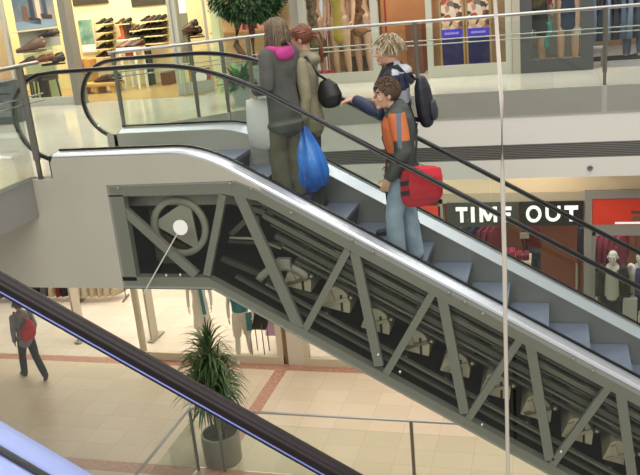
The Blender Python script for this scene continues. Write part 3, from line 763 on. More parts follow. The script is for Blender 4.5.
# --- man in orange and grey jacket
md = thing('person', 'man with short brown hair in a dark jacket with orange shoulder panels and faded jeans', 'person')
P4 = Pose(1.69, girth=1.08, sh=1.05, hs=1.14, hx=.075, hz=-.03, lean=.03, wrL=(.11, .24, .88), elL=(-.04, .27, 1.13), wrR=(.1, -.22, .92), yaw=.30, tilt=.03, toeL=.15, knL=(.10, .11, .50), anL=(.09, .11, .085), knR=(-.02, -.09, .50), anR=(-.07, -.10, .085))
body_mesh(P4, 'body', skinmats(), md)
dgrey = mat('dark_olive_nylon', '454a45', .7, col2='393e3a', scale=7, bump=.25, bscale=10); orange = mat('orange_panel', 'c2693a', .65, bump=.2, bscale=10); slate = mat('slate_stripe', '5d6674', .6)
def pnt4(c):
    x, y, z = c.x/P4.k, c.y/P4.k, c.z/P4.k
    if y > .165 and 1.18 < z < 1.475:
        if abs(x+.008) < .022: return 2
        if z > 1.24: return 1
    if .05 < y and x > .06 and 1.10 < z < 1.42: return 1
    if y < -.165 and 1.24 < z < 1.475: return 1
    if x > .02 and .93 < z < 1.0 and .04 < y < .2: return 1
    return 0
jacket(P4, [dgrey, orange, slate], md, hem=.86, paint=pnt4, puff=.016)
jeans = mat('faded_jeans', '9fb0be', .85, col2='8293a4', scale=5, bump=.2, bscale=12)
trousers(P4, [jeans], md, wide=.020, top=.98); shoes(P4, MATS['dark_shoe'], md)
hair(P4, [mat('hair_brown', '4a3527', .6), mat('hair_brown_light', '60452f', .6)], md, 'short', 11)
MD = atY(404, 190, 7.10); place(md, MD.x, 7.10, zst(-3), math.pi+.12)
# --- walker on the lower floor
we = thing('person', 'person seen from behind walking on the lower floor in a grey jacket and black trousers', 'person')
P5 = Pose(1.68, lean=.04, knL=(.16, .08, .50), anL=(.24, .085, .085), knR=(-.10, -.09, .50), anR=(-.42, -.09, .17), pitchR=.9, wrL=(.06, .22, .88), wrR=(.1, -.22, .92), yaw=.2)
body_mesh(P5, 'body', skinmats(), we)
jacket(P5, [mat('grey_jacket', '858386', .8, col2='747276', scale=6)], we, hem=.80, hood='down')
trousers(P5, [mat('black_trousers', '201e22', .85)], we, wide=.01); shoes(P5, MATS['dark_shoe'], we)
hair(P5, [mat('hair_light_brown', '7a5c40', .6), MATS['hair_mid_brown']], we, 'shag', 21)
WE = atZ(36, 377, 0); place(we, WE.x-.05, WE.y, 0, math.pi-.55)

# --- bags
def bag(name, label, cat, fn, mats, origin, remesh=.008):
    m = MB(); fn(m); o = m.build(name, mats, origin=origin, remesh=remesh); return tag(o, label, cat)
def W(t, P, loc):   # point in a person's frame to world
    return V(t.location)+rotz(t.rotation_euler.z) @ V(loc)
h = W(wa, P, P.wrL+V((-.06, -.02, -.05)))
t = thing('shopping_bag', 'plain white shopping bag held by the woman with the pink hood', 'bag', tuple(h-V((0, 0, .55))))
m = MB()
m.smooth = True
q = []
for z, a, b in ((-.50, .17, .04), (-.49, .19, .055), (-.3, .185, .06), (-.12, .175, .045), (-.03, .16, .02), (-.025, .15, .01)): q.append((z*.92, a*.84, b))
m.loft([h+V((-.02, 0, z)) for z, a, b in q], [(a, b) for z, a, b in q], n=24, up=(0, 1, 0))
for i, v in enumerate(m.v): m.v[i] = v+V((noise.noise(v*8), noise.noise(v*9)*1.2, 0))*.012
m.build('bag_body', mat('white_plastic', 'c9c8c4', .45, bump=.2, bscale=7), t)
MB().tube([h+V((-.09, 0, -.05)), h+V((-.05, 0, .03)), h+V((0, 0, .06)), h+V((.05, 0, .03)), h+V((.09, 0, -.05))], .007, n=8).build('handle', MATS['white_plastic'], t, smooth=True)
h = W(wb, P2, P2.wrL+V((.01, 0, -.01)))
t = thing('plastic_bag', 'translucent bright blue plastic carrier bag hanging from the hand of the woman in khaki', 'bag', tuple(h-V((0, 0, .68))))
m = MB(); m.smooth = True
q = [(-.60, .09, .07), (-.585, .17, .10), (-.45, .185, .125), (-.30, .16, .105), (-.16, .115, .07), (-.05, .06, .035), (.03, .03, .02)]
m.loft([h+V((.03+.05*(-z), 0, z*.94)) for z, a, b in q], [(a, b) for z, a, b in q], n=32, up=(0, 1, 0))
for i, v in enumerate(m.v):
    d = v-h; m.v[i] = v+V((noise.noise(V((d.x*22, d.y*22, d.z*5))), noise.noise(V((d.x*20+5, d.y*20, d.z*5))), noise.noise(v*9)*.4))*.032
bb = mat('blue_plastic', '3f88e4', .3, col2='2a62c0', scale=9, bump=.4, bscale=14, stretch=(1, 1, .4)); m.build('bag_body', bb, t)
MB().tube([h+V((-.03, 0, -.02)), h+V((-.02, 0, .05)), h+V((.0, 0, .075)), h+V((.03, 0, .05)), h+V((.04, 0, -.02))], .010, n=8).build('handle', bb, t, smooth=True)
# black shoulder bag of the woman in khaki
h = W(wb, P2, (-.23, .02, 1.13))
t = thing('shoulder_bag', 'black slouchy shoulder bag behind the woman in khaki', 'bag', tuple(h-V((0, 0, .15))))
m = MB(); m.loft([h+V((.01, 0, -.11)), h+V((0, 0, -.04)), h+V((-.02, 0, .05)), h+V((-.04, 0, .10))], [(.10, .05), (.12, .06), (.10, .045), (.06, .03)], n=18, up=(0, 1, 0))
m.build('bag_body', mat('black_leather', '1a1a1a', .45, bump=.2, bscale=12), t, remesh=.008)
m = MB()
pts = [h+V((.0, 0, .1)), W(wb, P2, (-.14, .04, 1.30)), W(wb, P2, (-.06, .13, 1.485)), W(wb, P2, (.07, .10, 1.42)), W(wb, P2, (.14, .0, 1.2)), W(wb, P2, (.10, -.14, 1.08)), W(wb, P2, (-.08, -.16, 1.06)), h+V((.02, .06, .08))]
m.tube(pts, .012, n=8).build('strap', MATS['black_leather'], t, smooth=True)
# backpack
h = W(mc, P3, P3.L(-.20, .02, 1.22))
t = thing('backpack', 'black backpack worn by the young man in the navy jacket', 'backpack', tuple(h-V((0, 0, .25))))
def pt(loc): return W(mc, P3, P3.L(*loc))
m = MB()
m.loft([pt((-.235, .0, z)) for z in (1.0, 1.08, 1.20, 1.31, 1.38)], [(.13, .06), (.145, .08), (.145, .08), (.13, .07), (.10, .045)], n=20, up=(1, 0, 0))
m.build('bag_body', mat('black_nylon', '1b1d26', .6, bump=.2, bscale=10), t, remesh=.009)
MB().loft([pt((-.305, 0, z)) for z in (1.04, 1.1, 1.18)], [(.10, .03), (.115, .04), (.10, .025)], n=16, up=(1, 0, 0)).build('pocket', mat('charcoal_nylon', '2b2e38', .6), t, remesh=.008)
for sg in (1, -1):
    MB().sweep([pt((-.17, sg*.09, 1.36)), pt((-.06, sg*.115, 1.515)), pt((.06, sg*.125, 1.49)), pt((.155, sg*.12, 1.34)), pt((.15, sg*.14, 1.15)), pt((.02, sg*.19, 1.03)), pt((-.16, sg*.13, 1.0))], [(-.022, -.006), (.022, -.006), (.022, .006), (-.022, .006)], up=(0, 1, .2)).build('strap', MATS['charcoal_nylon'], t)
# red messenger bag
h = W(md, P4, (-.16, .20, .80))
t = thing('messenger_bag', 'red messenger bag slung at the hip of the man in the orange panelled jacket', 'bag', tuple(h-V((0, 0, .18))))
ax = rotz(md.rotation_euler.z+.25)
def mp(x, y, z): return h+ax @ V((x, y, z))
m = MB(); m.loft([mp(-.005, 0, -.17), mp(0, 0, -.1), mp(0, 0, .02), mp(0, 0, .12)], [(.17, .055), (.185, .065), (.18, .06), (.165, .04)], n=22, up=tuple(ax @ V((0, 1, 0))))
red = mat('red_canvas', 'b01e2e', .7, col2='c02636', scale=6, bump=.25, bscale=12); m.build('bag_body', red, t, remesh=.008)
m = MB(); m.loft([mp(-.03, .062, -.13), mp(-.03, .075, -.05), mp(-.03, .07, .06), mp(-.03, .045, .13)], [(.15, .012), (.155, .014), (.155, .012), (.15, .012)], n=22, up=tuple(ax @ V((0, 1, 0))))
m.build('flap', mat('bright_red_canvas', 'c02234', .7), t, remesh=.008)
m = MB()
for z in (-.06, .03): m.bar(mp(.10, .066, z), mp(.19, .045, z-.01), .012, .035, up=(0, 0, 1))
m.build('buckle_strap', blk, t)
m = MB(); m.sweep([mp(.15, 0, .1)]+[W(md, P4, P4.L(*q)) for q in ((.09, .17, 1.02), (.155, .02, 1.22), (.12, -.10, 1.40), (-.02, -.13, 1.475), (-.125, -.06, 1.40), (-.150, .06, 1.18), (-.13, .15, 1.0))]+[mp(-.15, 0, .1)], [(-.012, -.003), (.012, -.003), (.012, .003), (-.012, .003)], up=(0, .3, 1))
m.build('strap', mat('dark_strap', '2c2c2a', .8), t)
# red bag of the walker
h = W(we, P5, (-.17, -.02, 1.10)); 
t = thing('shoulder_bag', 'red bag slung across the back of the person walking on the lower floor', 'bag', tuple(h-V((0, 0, .2))))
ax2 = rotz(we.rotation_euler.z)
m = MB(); m.loft([h+ax2 @ V(p) for p in ((0, .03, -.2), (-.02, .02, -.08), (-.02, -.02, .06), (.0, -.06, .16))], [(.13, .04), (.17, .06), (.14, .055), (.06, .03)], n=20, up=tuple(ax2 @ V((1, 0, 0))))
m.build('bag_body', red, t, remesh=.009)
MB().sweep([h+ax2 @ V((0, -.06, .15)), W(we, P5, (-.08, .10, 1.49)), W(we, P5, (.06, .12, 1.46)), W(we, P5, (.15, .0, 1.2)), W(we, P5, (.08, -.17, 1.0)), h+ax2 @ V((.03, -.14, -.1))], [(-.02, -.005), (.02, -.005), (.02, .005), (-.02, .005)], up=(1, 0, 0)).build('strap', red, t)
# ------------------------------------------------------------------ shops: shared builders
frame_m = mat('shopfront_frame', 'b5b3a6', .45, .2); frame_d = mat('dark_shopfront_frame', '474848', .45, .2); cream_frame = mat('cream_frame', 'd2c7ab', .5)
def ztop(Y): return 8.6
def window(n, x0, x1, y, z0, z1, m, fw=.08, fb=.14, gl=True):
    mb = MB()
    f = struct(MB().box((x0, y-.04, z0), (x0+fw, y+.04, z1)).box((x1-fw, y-.04, z0), (x1, y+.04, z1)).box((x0, y-.045, z0), (x1, y+.045, z0+fb)).box((x0, y-.04, z1-fw), (x1, y+.04, z1)), 'window_%d' % n, m, origin=(x0, y, z0))
    if gl: MB().box((x0+fw, y-.006, z0+fb), (x1-fw, y+.006, z1-fw)).build('window_glass', glass_shop, f)
    return f
MCOL = mat('mannequin_white', 'dedad0', .4); MSKIN = mat('mannequin_skin', 'c9a58a', .45); MDARK = mat('mannequin_grey', '8d8578', .45)
def mannequin(label, loc, rz, h=1.78, m=MCOL, base=True, group=None, **kw):
    t = thing('mannequin', label, 'mannequin', (0, 0, 0), group)
    P = Pose(h, curl=.3, **kw)
    body_mesh(P, 'body', [m], t, mannequin=True, vox=.009)
    if base: MB().lathe([(.16, 0), (.16, .01), (.02, .015)], n=24).build('base', steel, t)
    return t, P
def put(t, loc, rz): t.location = loc; t.rotation_euler.z = rz; return t
GAR = {}
def garment_mesh(kind, seed):
    key = (kind, seed)
    if key in GAR: return GAR[key]
    rnd = random.Random(seed); m = MB(); m.smooth = True
    if kind == 'top': prof_ = [(0, .05), (.02, .10), (.06, .20), (.12, .24), (.30, .22), (.55, .22), (.70, .24)]
    elif kind == 'trousers': prof_ = [(0, .16), (.05, .18), (.3, .19), (.6, .18), (.95, .17)]
    else: prof_ = [(0, .05), (.02, .12), (.06, .19), (.3, .18), (.6, .22), (1.05, .28)]
    n = 18; vs = []
    for z, w in prof_:
        for e in range(n):
            a = 2*math.pi*e/n; wob = 1+.12*math.sin(5*a+seed)*min(1, z*2)
            vs.append((w*math.cos(a)*wob, .035*(1+z)*math.sin(a)*wob+.01*math.sin(7*z+seed), -z))
    fs = []
    for i in range(len(prof_)-1):
        for e in range(n): fs.append((i*n+e, i*n+(e+1) % n, (i+1)*n+(e+1) % n, (i+1)*n+e))
    fs += [tuple(range(n)), tuple(range((len(prof_)-1)*n, len(prof_)*n))[::-1]]
    m.add(vs, fs)
    if kind == 'top':
        for sg in (1, -1): m.loft([(sg*.19, 0, -.07), (sg*.25, 0, -.25), (sg*.27, .01, -.55)], [.05, .05, .04], n=10)
    m.tube([(0, 0, .0), (0, 0, .05), (.02, 0, .08), (.0, 0, .10)], .004, n=6)
    GAR[key] = m; return m
def garment(name, label, cat, kind, loc, rz, m, group, seed=0, sc=1.):
    o = garment_mesh(kind, seed % 4).build(name, m); o.location = loc; o.rotation_euler.z = rz; o.scale = (sc, sc, sc)
    return tag(o, label, cat, group)
def shoe_mesh():
    m = MB(); m.smooth = True
    m.loft([(-.11, 0, .012), (0, 0, .012), (.08, 0, .012), (.135, 0, .012)], [(.034, .010), (.034, .010), (.045, .010), (.034, .010)], n=12, up=(0, 0, 1))
    m.loft([(-.10, 0, .06), (-.07, 0, .075), (-.02, 0, .065), (.04, 0, .045), (.09, 0, .034), (.135, 0, .026)], [(.028, .035), (.034, .045), (.036, .045), (.040, .030), (.043, .022), (.032, .014)], n=14, up=(0, 0, 1))
    m.loft([(-.085, 0, .09), (-.08, 0, .105)], [(.026, .03), (.024, .028)], n=12, up=(0, 0, 1))
    return m
SHOE = shoe_mesh()
SH0 = {}
def shoe(label, loc, rz, m, group, sc=1., cat='shoe'):
    if m.name not in SH0: o = SH0[m.name] = SHOE.build('shoe', m)
    else: o = SH0[m.name].copy(); C.objects.link(o)
    o.location = loc; o.rotation_euler.z = rz; o.scale = (sc, sc, sc)
    return tag(o, label, cat, group)
SHM = {'black': mat('shoe_black', '221c18', .35), 'brown': mat('shoe_brown', '4e3222', .35), 'tan': mat('shoe_tan', '8a5a34', .4), 'dark green': mat('shoe_green', '2e3a2c', .4)}
ORD = ['first', 'second', 'third', 'fourth', 'fifth', 'sixth']

# ------------------------------------------------------------------ upper left: shoe shop
cream_wall = mat('shoe_shop_wall', 'e6d8a6', .7); shelf_m = mat('shelf_cream', 'd8c890', .5); slat = mat('wall_shade', 'd6c690', .7)
shop_wood = mat('shoe_shop_floor', 'b99a66', .3, col2='a8875a', scale=3, stretch=(1, 8, 1))
YB = 14.1
struct(MB().box((-10.6, 12.0, ZU), (-5.3, YB, ZU+.004)), 'floor', shop_wood)
struct(MB().box((-11, YB, ZU), (-5.4, YB+.15, 9)), 'wall_back', cream_wall)
struct(MB().box((-11.1, 11.6, ZU), (-11, YB, 9)), 'wall_left', cream_wall)
def shelf(name, label, x0, x1, y, Y=YB, d=.30, th=.02, m=None, group='shelves on the shoe shop wall'):
    a = atY(x0, y, Y-d/2); b = atY(x1, y, Y-d/2); z = (a.z+b.z)/2
    o = MB().box((a.x, Y-d, z-th), (b.x, Y-.002, z)).build(name, m or shelf_m, origin=((a.x+b.x)/2, Y, z-th), bevel=.003)
    tag(o, label, 'shelf', group); return a.x, b.x, z, Y-d/2
rnd = random.Random(4)
RACKS = [('narrow rack beside teal poster', 98.5, 112.5, (23.5, 32, 40.2, 48.3, 56.5), 2), ('short rack above the boots', 118, 131, (23.5,), 2),
         ('middle rack above white counter', 133, 144, (30, 37.2), 2), ('wide rack by glass door', 143.5, 166, (20.5, 27.8, 35.2, 42.8), 4)]
for rn, x0, x1, ys, n in RACKS:
    for i, y in enumerate(ys):
        lv = ORD[i]+' from the top of' if len(ys) > 1 else 'of'
        xa, xb, z, yy = shelf('wall_shelf', 'cream shelf, %s %s' % (lv, rn), x0, x1, y)
        for j in range(n):
            c = rnd.choice(['black', 'black', 'brown', 'black', 'dark green']); x = xa+(xb-xa)*(j+.5)/n
            shoe('%s shoe, %s, %s shelf, %s' % (c, ORD[j], ORD[i], rn), (x, yy, z), math.pi+1.0+rnd.uniform(-.1, .1), SHM[c], 'shoes on the shoe shop shelves', .82)
def boxthing(name, label, cat, a, b, m, parent=None, bevel=.004, group=None):
    c = ((a[0]+b[0])/2, (a[1]+b[1])/2, min(a[2], b[2]))
    o = MB().box(a, b).build(name, m, parent, origin=None if parent else c, bevel=bevel)
    if not parent: tag(o, label, cat, group)
    return o
def pbox(name, label, cat, px0, py0, px1, py1, Y, d, m, floor=None, group=None, parent=None):
    a = atY(px0, py0, Y); b = atY(px1, py1, Y); z0 = b.z if floor is None else floor
    return boxthing(name, label, cat, (a.x, Y, z0), (b.x, Y+d, a.z), m, parent, group=group)
# poster
a = atY(75.5, 19, YB-.06); b = atY(97.5, 53, YB-.06)
t = thing('poster', 'framed teal poster with white strip on the shoe shop back wall', 'poster', ((a.x+b.x)/2, YB-.06, b.z))
boxthing('frame', '', '', (a.x, YB-.04, b.z), (b.x, YB-.005, a.z), cream_frame, t)
boxthing('picture', '', '', (a.x+.03, YB-.05, b.z+.17), (b.x-.03, YB-.04, a.z-.03), mat('teal_picture', '4c7a70', .4, col2='8fae9c', scale=5), t)
boxthing('caption_strip', '', '', (a.x+.03, YB-.05, b.z+.03), (b.x-.03, YB-.04, b.z+.16), white_gloss, t)
# boots and bags on the white counter
xa, xb, z, yy = shelf('wall_shelf', 'white glossy shelf under the orange boots', 121, 140, 38.8, m=white_gloss, d=.34)
for i, (px, c, mm) in enumerate(((123.5, 'orange', mat('boot_orange', 'c4602a', .5)), (127, 'dark brown', SHM['brown']), (130, 'dark', SHM['black']))):
    m = MB(); x = atY(px, 38, yy).x
    m.smooth = True; m.loft([(0, 0, .03), (.07, 0, .03), (.12, 0, .025)], [(.04, .03), (.045, .03), (.035, .02)], n=12, up=(0, 0, 1)); m.loft([(-.01, 0, .03), (-.01, 0, .15), (-.01, 0, .27)], [(.05, .045), (.05, .05), (.06, .055)], n=12, up=(1, 0, 0))
    o = m.build('boot', mm); o.location = (x, yy, z); o.rotation_euler.z = math.pi-.3; tag(o, '%s ankle boot standing on the white shelf' % c, 'boot', 'boots on the white shelf')
# white counter with shoes
a = atZ(124, 72, ZU+.35)
t = thing('display_table', 'white display table with shoes in front of the boots shelf', 'table', (-6.95, 13.55, ZU))
tz = atY(130, 47, 13.55).z; x0 = atY(121.5, 50, 13.55).x; x1 = atY(141, 50, 13.55).x
boxthing('tabletop', '', '', (x0, 13.35, tz-.05), (x1, 13.75, tz), white_gloss, t)
for sx in (x0+.05, x1-.05):
    for sy in (13.4, 13.7): boxthing('leg', '', '', (sx-.02, sy-.02, ZU), (sx+.02, sy+.02, tz-.05), white_gloss, t)
for j, px in enumerate((124, 128, 132, 136, 139)):
    c = ['brown', 'tan', 'black', 'black', 'brown'][j]
    shoe('%s shoe, %s along the white display table' % (c, ORD[j]), (atY(px, 46, 13.55).x, 13.55, tz), math.pi+.9, SHM[c], 'shoes on the white display table')
pbox('shoe_box', 'pair-wide red shoe box below the white display table top', 'box', 125, 53, 131, 57.5, 13.45, .25, mat('red_box', 'a8402c', .6))
pbox('storage_bin', 'tall dark green bin standing by the wide shoe rack', 'bin', 140, 36, 145.5, 46, 13.8, .2, SHM['dark green'], floor=ZU)
# low wooden bench with shoes along the back
_b0, _b1 = atY(74, 86, 13.0), atY(114, 82, 13.0); bz = (_b0.z+_b1.z)/2; bx0, bx1 = _b0.x, _b1.x
t = thing('bench', 'low pale wooden bench with a row of dark shoes under the poster', 'bench', ((bx0+bx1)/2, 13.2, ZU))
wood_l = mat('pale_wood', 'd3a860', .45, col2='c79a55', scale=4, stretch=(1, 9, 1))
boxthing('bench_top', '', '', (bx0, 13.0, bz-.05), (bx1, 13.4, bz), wood_l, t)
for x in (bx0+.08, (bx0+bx1)/2, bx1-.08): boxthing('leg', '', '', (x-.03, 13.04, ZU), (x+.03, 13.36, bz-.05), wood_l, t)
for j in range(6):
    x = bx0+.45+(bx1-bx0-.5)*j/5.4
    c = 'black' if j % 2 else 'brown'; shoe('%s shoe, %s along the low wooden bench' % (c, ORD[j]), (x, 13.2, bz), math.pi-.2, SHM[c], 'shoes on the low bench', 1.15)
for j, (px0, px1) in enumerate(((76, 82), (83, 90))):
    pbox('shoe_box', '%s cardboard shoe cartons standing below the poster' % ('left of two tan' if j == 0 else 'right of two tan'), 'box', px0, 60, px1, 66, 13.6, .25, mat('tan_card', 'b98a4e', .7), floor=ZU)
pbox('drawer_cabinet', 'dark red brown cabinet below the wide shoe rack', 'cabinet', 160, 73, 169.5, 84, 13.7, .3, mat('red_wood', '6b3a26', .4), floor=ZU)
for i, (x0, x1) in enumerate(((70, 108), (129, 176))): 
    a = atY(x0, -12, YB-.03); b = atY(x1, 3, YB-.03); struct(MB().box((a.x, YB-.03, b.z), (b.x, YB, a.z)), 'trim_%d' % (10+i), mat('dark_header', '3a3226', .6))
# display bay at the left
a = atZ(21.5, 107, ZU); b = atZ(81, 103.6, ZU)
f = window(1, a.x-.05, b.x+.0, 11.87, ZU, 8.6, frame_m, fw=.06, fb=.13)
struct(MB().box((b.x-.02, 11.72, ZU), (b.x+.10, 11.95, 8.6)), 'trim_12', mat('bay_column', '7d7a70', .5, .2))
struct(MB().box((a.x-.75, 11.95, ZU), (a.x-.38, 12.3, 8.6)), 'trim_13', mat('beige_pillar', 'd6bf97', .6))
struct(MB().box((a.x-.5, 12.9, ZU), (a.x+.1, 12.95, 8.6)), 'wall_left', mat('green_glass_wall', 'b4cfa4', .4))
q0 = V((a.x+.1, 12.0, 0)); q1 = V((b.x-.72, 12.72, 0))     # display back runs slightly inwards
def bay(u, z, off=0.): p = q0.lerp(q1, u); return V((p.x+.3*off, p.y-off, z))
def baypanel(name, m, u0, u1, z0, z1, parent, off=0., th=.02, zs_=0.):
    mb = MB(); p = [bay(u0, z0, off), bay(u1, z0-zs_, off), bay(u1, z1-zs_, off), bay(u0, z1, off)]; dd = V((-.2, .95, 0))*th
    mb.add(p+[x+dd for x in p], [(0, 1, 2, 3), (7, 6, 5, 4), (0, 4, 5, 1), (1, 5, 6, 2), (2, 6, 7, 3), (3, 7, 4, 0)]); return mb.build(name, m, parent)
def bayz(px, py, u): return atY(px, py, bay(u, 0).y).z
z28, z0_ = bayz(38, 30, .5), 8.2
t = thing('poster', 'large blue-grey advertising picture of shoes and legs in the left shop window', 'poster', tuple(bay(.5, z28)))
pm = mat('poster_print', '53677f', .35, col2='8d8a86', scale=2.5, detail=2)
baypanel('picture', pm, 0, 1, z28, z0_, t)
mb = MB(); mb.smooth = True
for (u0, zz0, u1, zz1, r, c) in ((.35, .95, .52, .25, .09, 0), (.6, 1.0, .78, .22, .08, 0)):
    pass
baypanel('printed_floor', mat('poster_blue', '7890a8', .35), .0, .95, z28+.03, z28+.16, t, off=.012, th=.008)
for u0, u1, za, zb, c in ((.22, .34, .16, .42, '6a5140'), (.34, .62, .12, .22, '2a2c34'), (.55, .66, .2, .6, 'c9b8a8'), (.64, .92, .18, .26, '3a2f2a'), (.72, .82, .24, .65, '39455e'), (.40, .50, .22, .62, '33384a')):
    baypanel('printed_shape', mat('print_'+c, c, .4), u0, u1, z28+za, z28+zb, t, off=.012, th=.006, zs_=.04)
sh_st = mat('bay_shelf', 'cfc7ad', .4)
def bayshelf(py, label, d=.25):
    z = bayz(38, py, .5); mb = MB(); p0, p1 = bay(0, z), bay(1, z); dd = V((.06, -d, 0))
    mb.prismZ([(p0.x, p0.y), (p0.x+dd.x, p0.y+dd.y), (p1.x+dd.x, p1.y+dd.y), (p1.x, p1.y)], z-.025, z); o = mb.build('shelf', sh_st, origin=(p0+p1)/2); o['label'] = label; o['category'] = 'shelf'; return z
zA = bayshelf(28.5, 'pale shelf directly under the big shoe picture in the left window')
zB = bayshelf(51, 'grey window shelf holding the single large brown shoe')
zC = bayshelf(62, 'lowest window shelf with small shoes behind the railing end')
p = MB(); 
panel = thing('window_display', 'pale blue-grey back panel behind the shelves in the left window', 'panel', tuple(bay(.5, ZU)))
baypanel('panel', mat('bay_back', 'a3aaa4', .5), 0, 1, ZU+.9, z28, panel, off=-.01)
boxm = mat('big_shoe_brown', '6e5546', .35)
o = shoe('large brown leather shoe displayed alone on the middle window shelf', tuple(bay(.36, zB, .14)), math.pi+.35, boxm, None, 1.9)
for j, (u, c) in enumerate(((.18, 'brown'), (.48, 'tan'), (.66, 'tan'), (.9, 'black'))):
    shoe('small %s shoe, %s along the lowest window shelf' % (c, ORD[j]), tuple(bay(u, zC, .12)), math.pi+.5, SHM[c], 'shoes on the lowest window shelf', 1.05)
for j, (u, c) in enumerate(((.78, 'black'), (.92, 'brown'))):
    shoe('%s shoe, %s on the shelf under the big picture' % (c, ['inner', 'outer'][j]), tuple(bay(u, zA-.16, .16)), math.pi+.5, SHM[c], None, 1.0)
shoe('black boot-like shoe on the wide lower shelf beside the column', tuple(bay(.86, zA-.62, .2)), math.pi+.5, SHM['black'], None, 1.5)
# things on the floor of the bay
pbox('cabinet', 'dark grey cabinet with drawers at the extreme edge behind the short railing', 'cabinet', -14, 83, 13.5, 122, 10.05, .4, mat('slate_cabinet', '4a4f55', .5), floor=ZU)
for k in range(4):
    y = 88+k*8
    a1 = atY(-10, y, 10.03); b1 = atY(12, y+5, 10.03)
    cab = bpy.data.objects['cabinet']; boxthing('drawer', '', '', (a1.x, 10.02, b1.z), (b1.x, 10.05, a1.z), mat('slate_drawer', '5a6066', .45), cab)
pbox('bin', 'tall black bin inside the left shop window', 'bin', 37, 76, 44, 101, 12.2, .25, black_m, floor=ZU)
for j, px in enumerate((52, 64)):
    t = thing('stool', '%s of two dark woven stools low in the left window' % ('left' if j == 0 else 'right'), 'stool', (0, 0, 0))
    x = atZ(px, 97, ZU).x
    MB().lathe([(.0, .40), (.20, .40), (.215, .43), (.20, .46), (.0, .47)], n=20).build('seat', mat('dark_weave', '34322c', .8, bump=.4, bscale=60), t, smooth=True)
    MB().lathe([(.20, .36), (.21, .37), (.20, .41)], n=20).build('apron', SHM['brown'], t)
    for q in range(4):
        an = q*math.pi/2+.7; MB().tube([(.17*math.cos(an), .17*math.sin(an), .38), (.2*math.cos(an), .2*math.sin(an), 0)], .016, n=8).build('leg', SHM['brown'], t)
    t.location = (x, 12.45, ZU)
boxthing('display_plinth', 'pale wooden window plinth carrying the two dark stools', 'plinth', (atZ(42, 103, ZU).x, 12.2, ZU-.0), (atZ(79, 101, ZU).x, 12.72, ZU+.002), wood_l)
# entrance: glass door, sign, posts
a = atZ(179, 96, ZU); b = atZ(215.5, 91.5, ZU)
t = thing('door', 'open glass shop door with grey frame and a red notice', 'door', ((a.x+b.x)/2, (a.y+b.y)/2, ZU))
def dpt(u, z, o=0.): q = V((a.x, a.y, 0)).lerp(V((b.x, b.y, 0)), u); n = V((b.y-a.y, a.x-b.x, 0)).normalized(); return V((q.x, q.y, z))+n*o
def dpanel(name, m, u0, u1, z0, z1, o, th, parent=None):
    n = V((b.y-a.y, a.x-b.x, 0)).normalized()*th; p = [dpt(u0, z0, o), dpt(u1, z0, o), dpt(u1, z1, o), dpt(u0, z1, o)]
    return MB().add(p+[x+n for x in p], [(0, 3, 2, 1), (4, 5, 6, 7), (0, 1, 5, 4), (1, 2, 6, 5), (2, 3, 7, 6), (3, 0, 4, 7)]).build(name, m, parent or t)
fm = MATS['shopfront_frame']
dpanel('bottom_rail', fm, 0, 1, ZU+.01, ZU+.2, -.02, .05); dpanel('stile', fm, 0, .07, ZU+.2, ZU+2.4, -.02, .05); dpanel('stile', fm, .93, 1, ZU+.2, ZU+2.4, -.02, .05); dpanel('glass_pane', glass_shop, .07, .93, ZU+.2, ZU+2.4, 0, .01)
zl, zh = dpt(.5, 0).z, 0
cy = V((0, 0, 0)); zc = atY(201, 79, a.y+.1).z
dpanel('notice', mat('notice_red', 'b0402e', .5), .38, .92, zc-.17, zc+.16, .012, .006)
m = MB(); cc = dpt(.65, zc+.02, .020); nn = V((b.y-a.y, a.x-b.x, 0)).normalized(); m.tube([cc, cc+nn*.006], .095, n=24); m.build('notice_disc', white_gloss, t)
dpanel('yellow_strip', mat('pale_yellow', 'e2dc9a', .5), .08, .34, zc-.2, zc+.25, .012, .004)
for i, (px, py, w_, mm) in enumerate(((183, 96, .09, 'shopfront_frame'), (222, 93, .13, None))):
    q = atZ(px, py, ZU); mm2 = MATS['shopfront_frame'] if mm else mat('green_glass_edge', 'cfd6a2' if i == 1 else '9a9484', .3)
    struct(MB().box((q.x-w_/2, q.y+.05, ZU), (q.x+w_/2, q.y+.2, 8.6)), 'trim_%d' % (14+i), mm2)
a = atY(172, -10, 12.9); b = atY(186, 13, 12.9)
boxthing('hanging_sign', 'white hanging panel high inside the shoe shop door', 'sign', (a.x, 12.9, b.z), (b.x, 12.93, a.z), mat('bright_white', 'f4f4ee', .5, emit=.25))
boxthing('mirror_panel', 'grey green mirror panel inside the shoe shop door', 'mirror', (atY(176, 14, 13.4).x, 13.4, ZU), (atY(190, 40, 13.4).x, 13.43, atY(180, 13, 13.4).z), mat('mirror_green', 'a8aa88', .15, .6))
for j, (px, py) in enumerate(((188, 33), (192, 29), (196, 36))):
    shoe('dark shoe on a stand by the mirror, %s one' % ['lowest', 'highest', 'outer'][j], tuple(atY(px, py, 13.3)), math.pi-.4, SHM['black' if j else 'brown'], None, 1.3)
t = thing('shoe_stand', 'dark shoe display stand beside the mirror panel', 'stand', (atY(192, 60, 13.3).x, 13.3, ZU))
x = atY(192, 60, 13.3).x
MB().tube([(x, 13.3, ZU), (x, 13.3, atY(192, 30, 13.3).z-.01)], .02, n=8).build('pole', SHM['brown'], t); MB().lathe([(.2, 0), (.2, .03), (.02, .04)], (x, 13.3, ZU), 20).build('base', SHM['brown'], t)
for px, py in ((188, 33.3), (192, 29.3), (196, 36.3)):
    q = atY(px, py, 13.3); MB().box((min(q.x-.12, x), 13.2, q.z-.025), (max(q.x+.12, x), 13.4, q.z-.004)).build('tray', SHM['brown'], t)

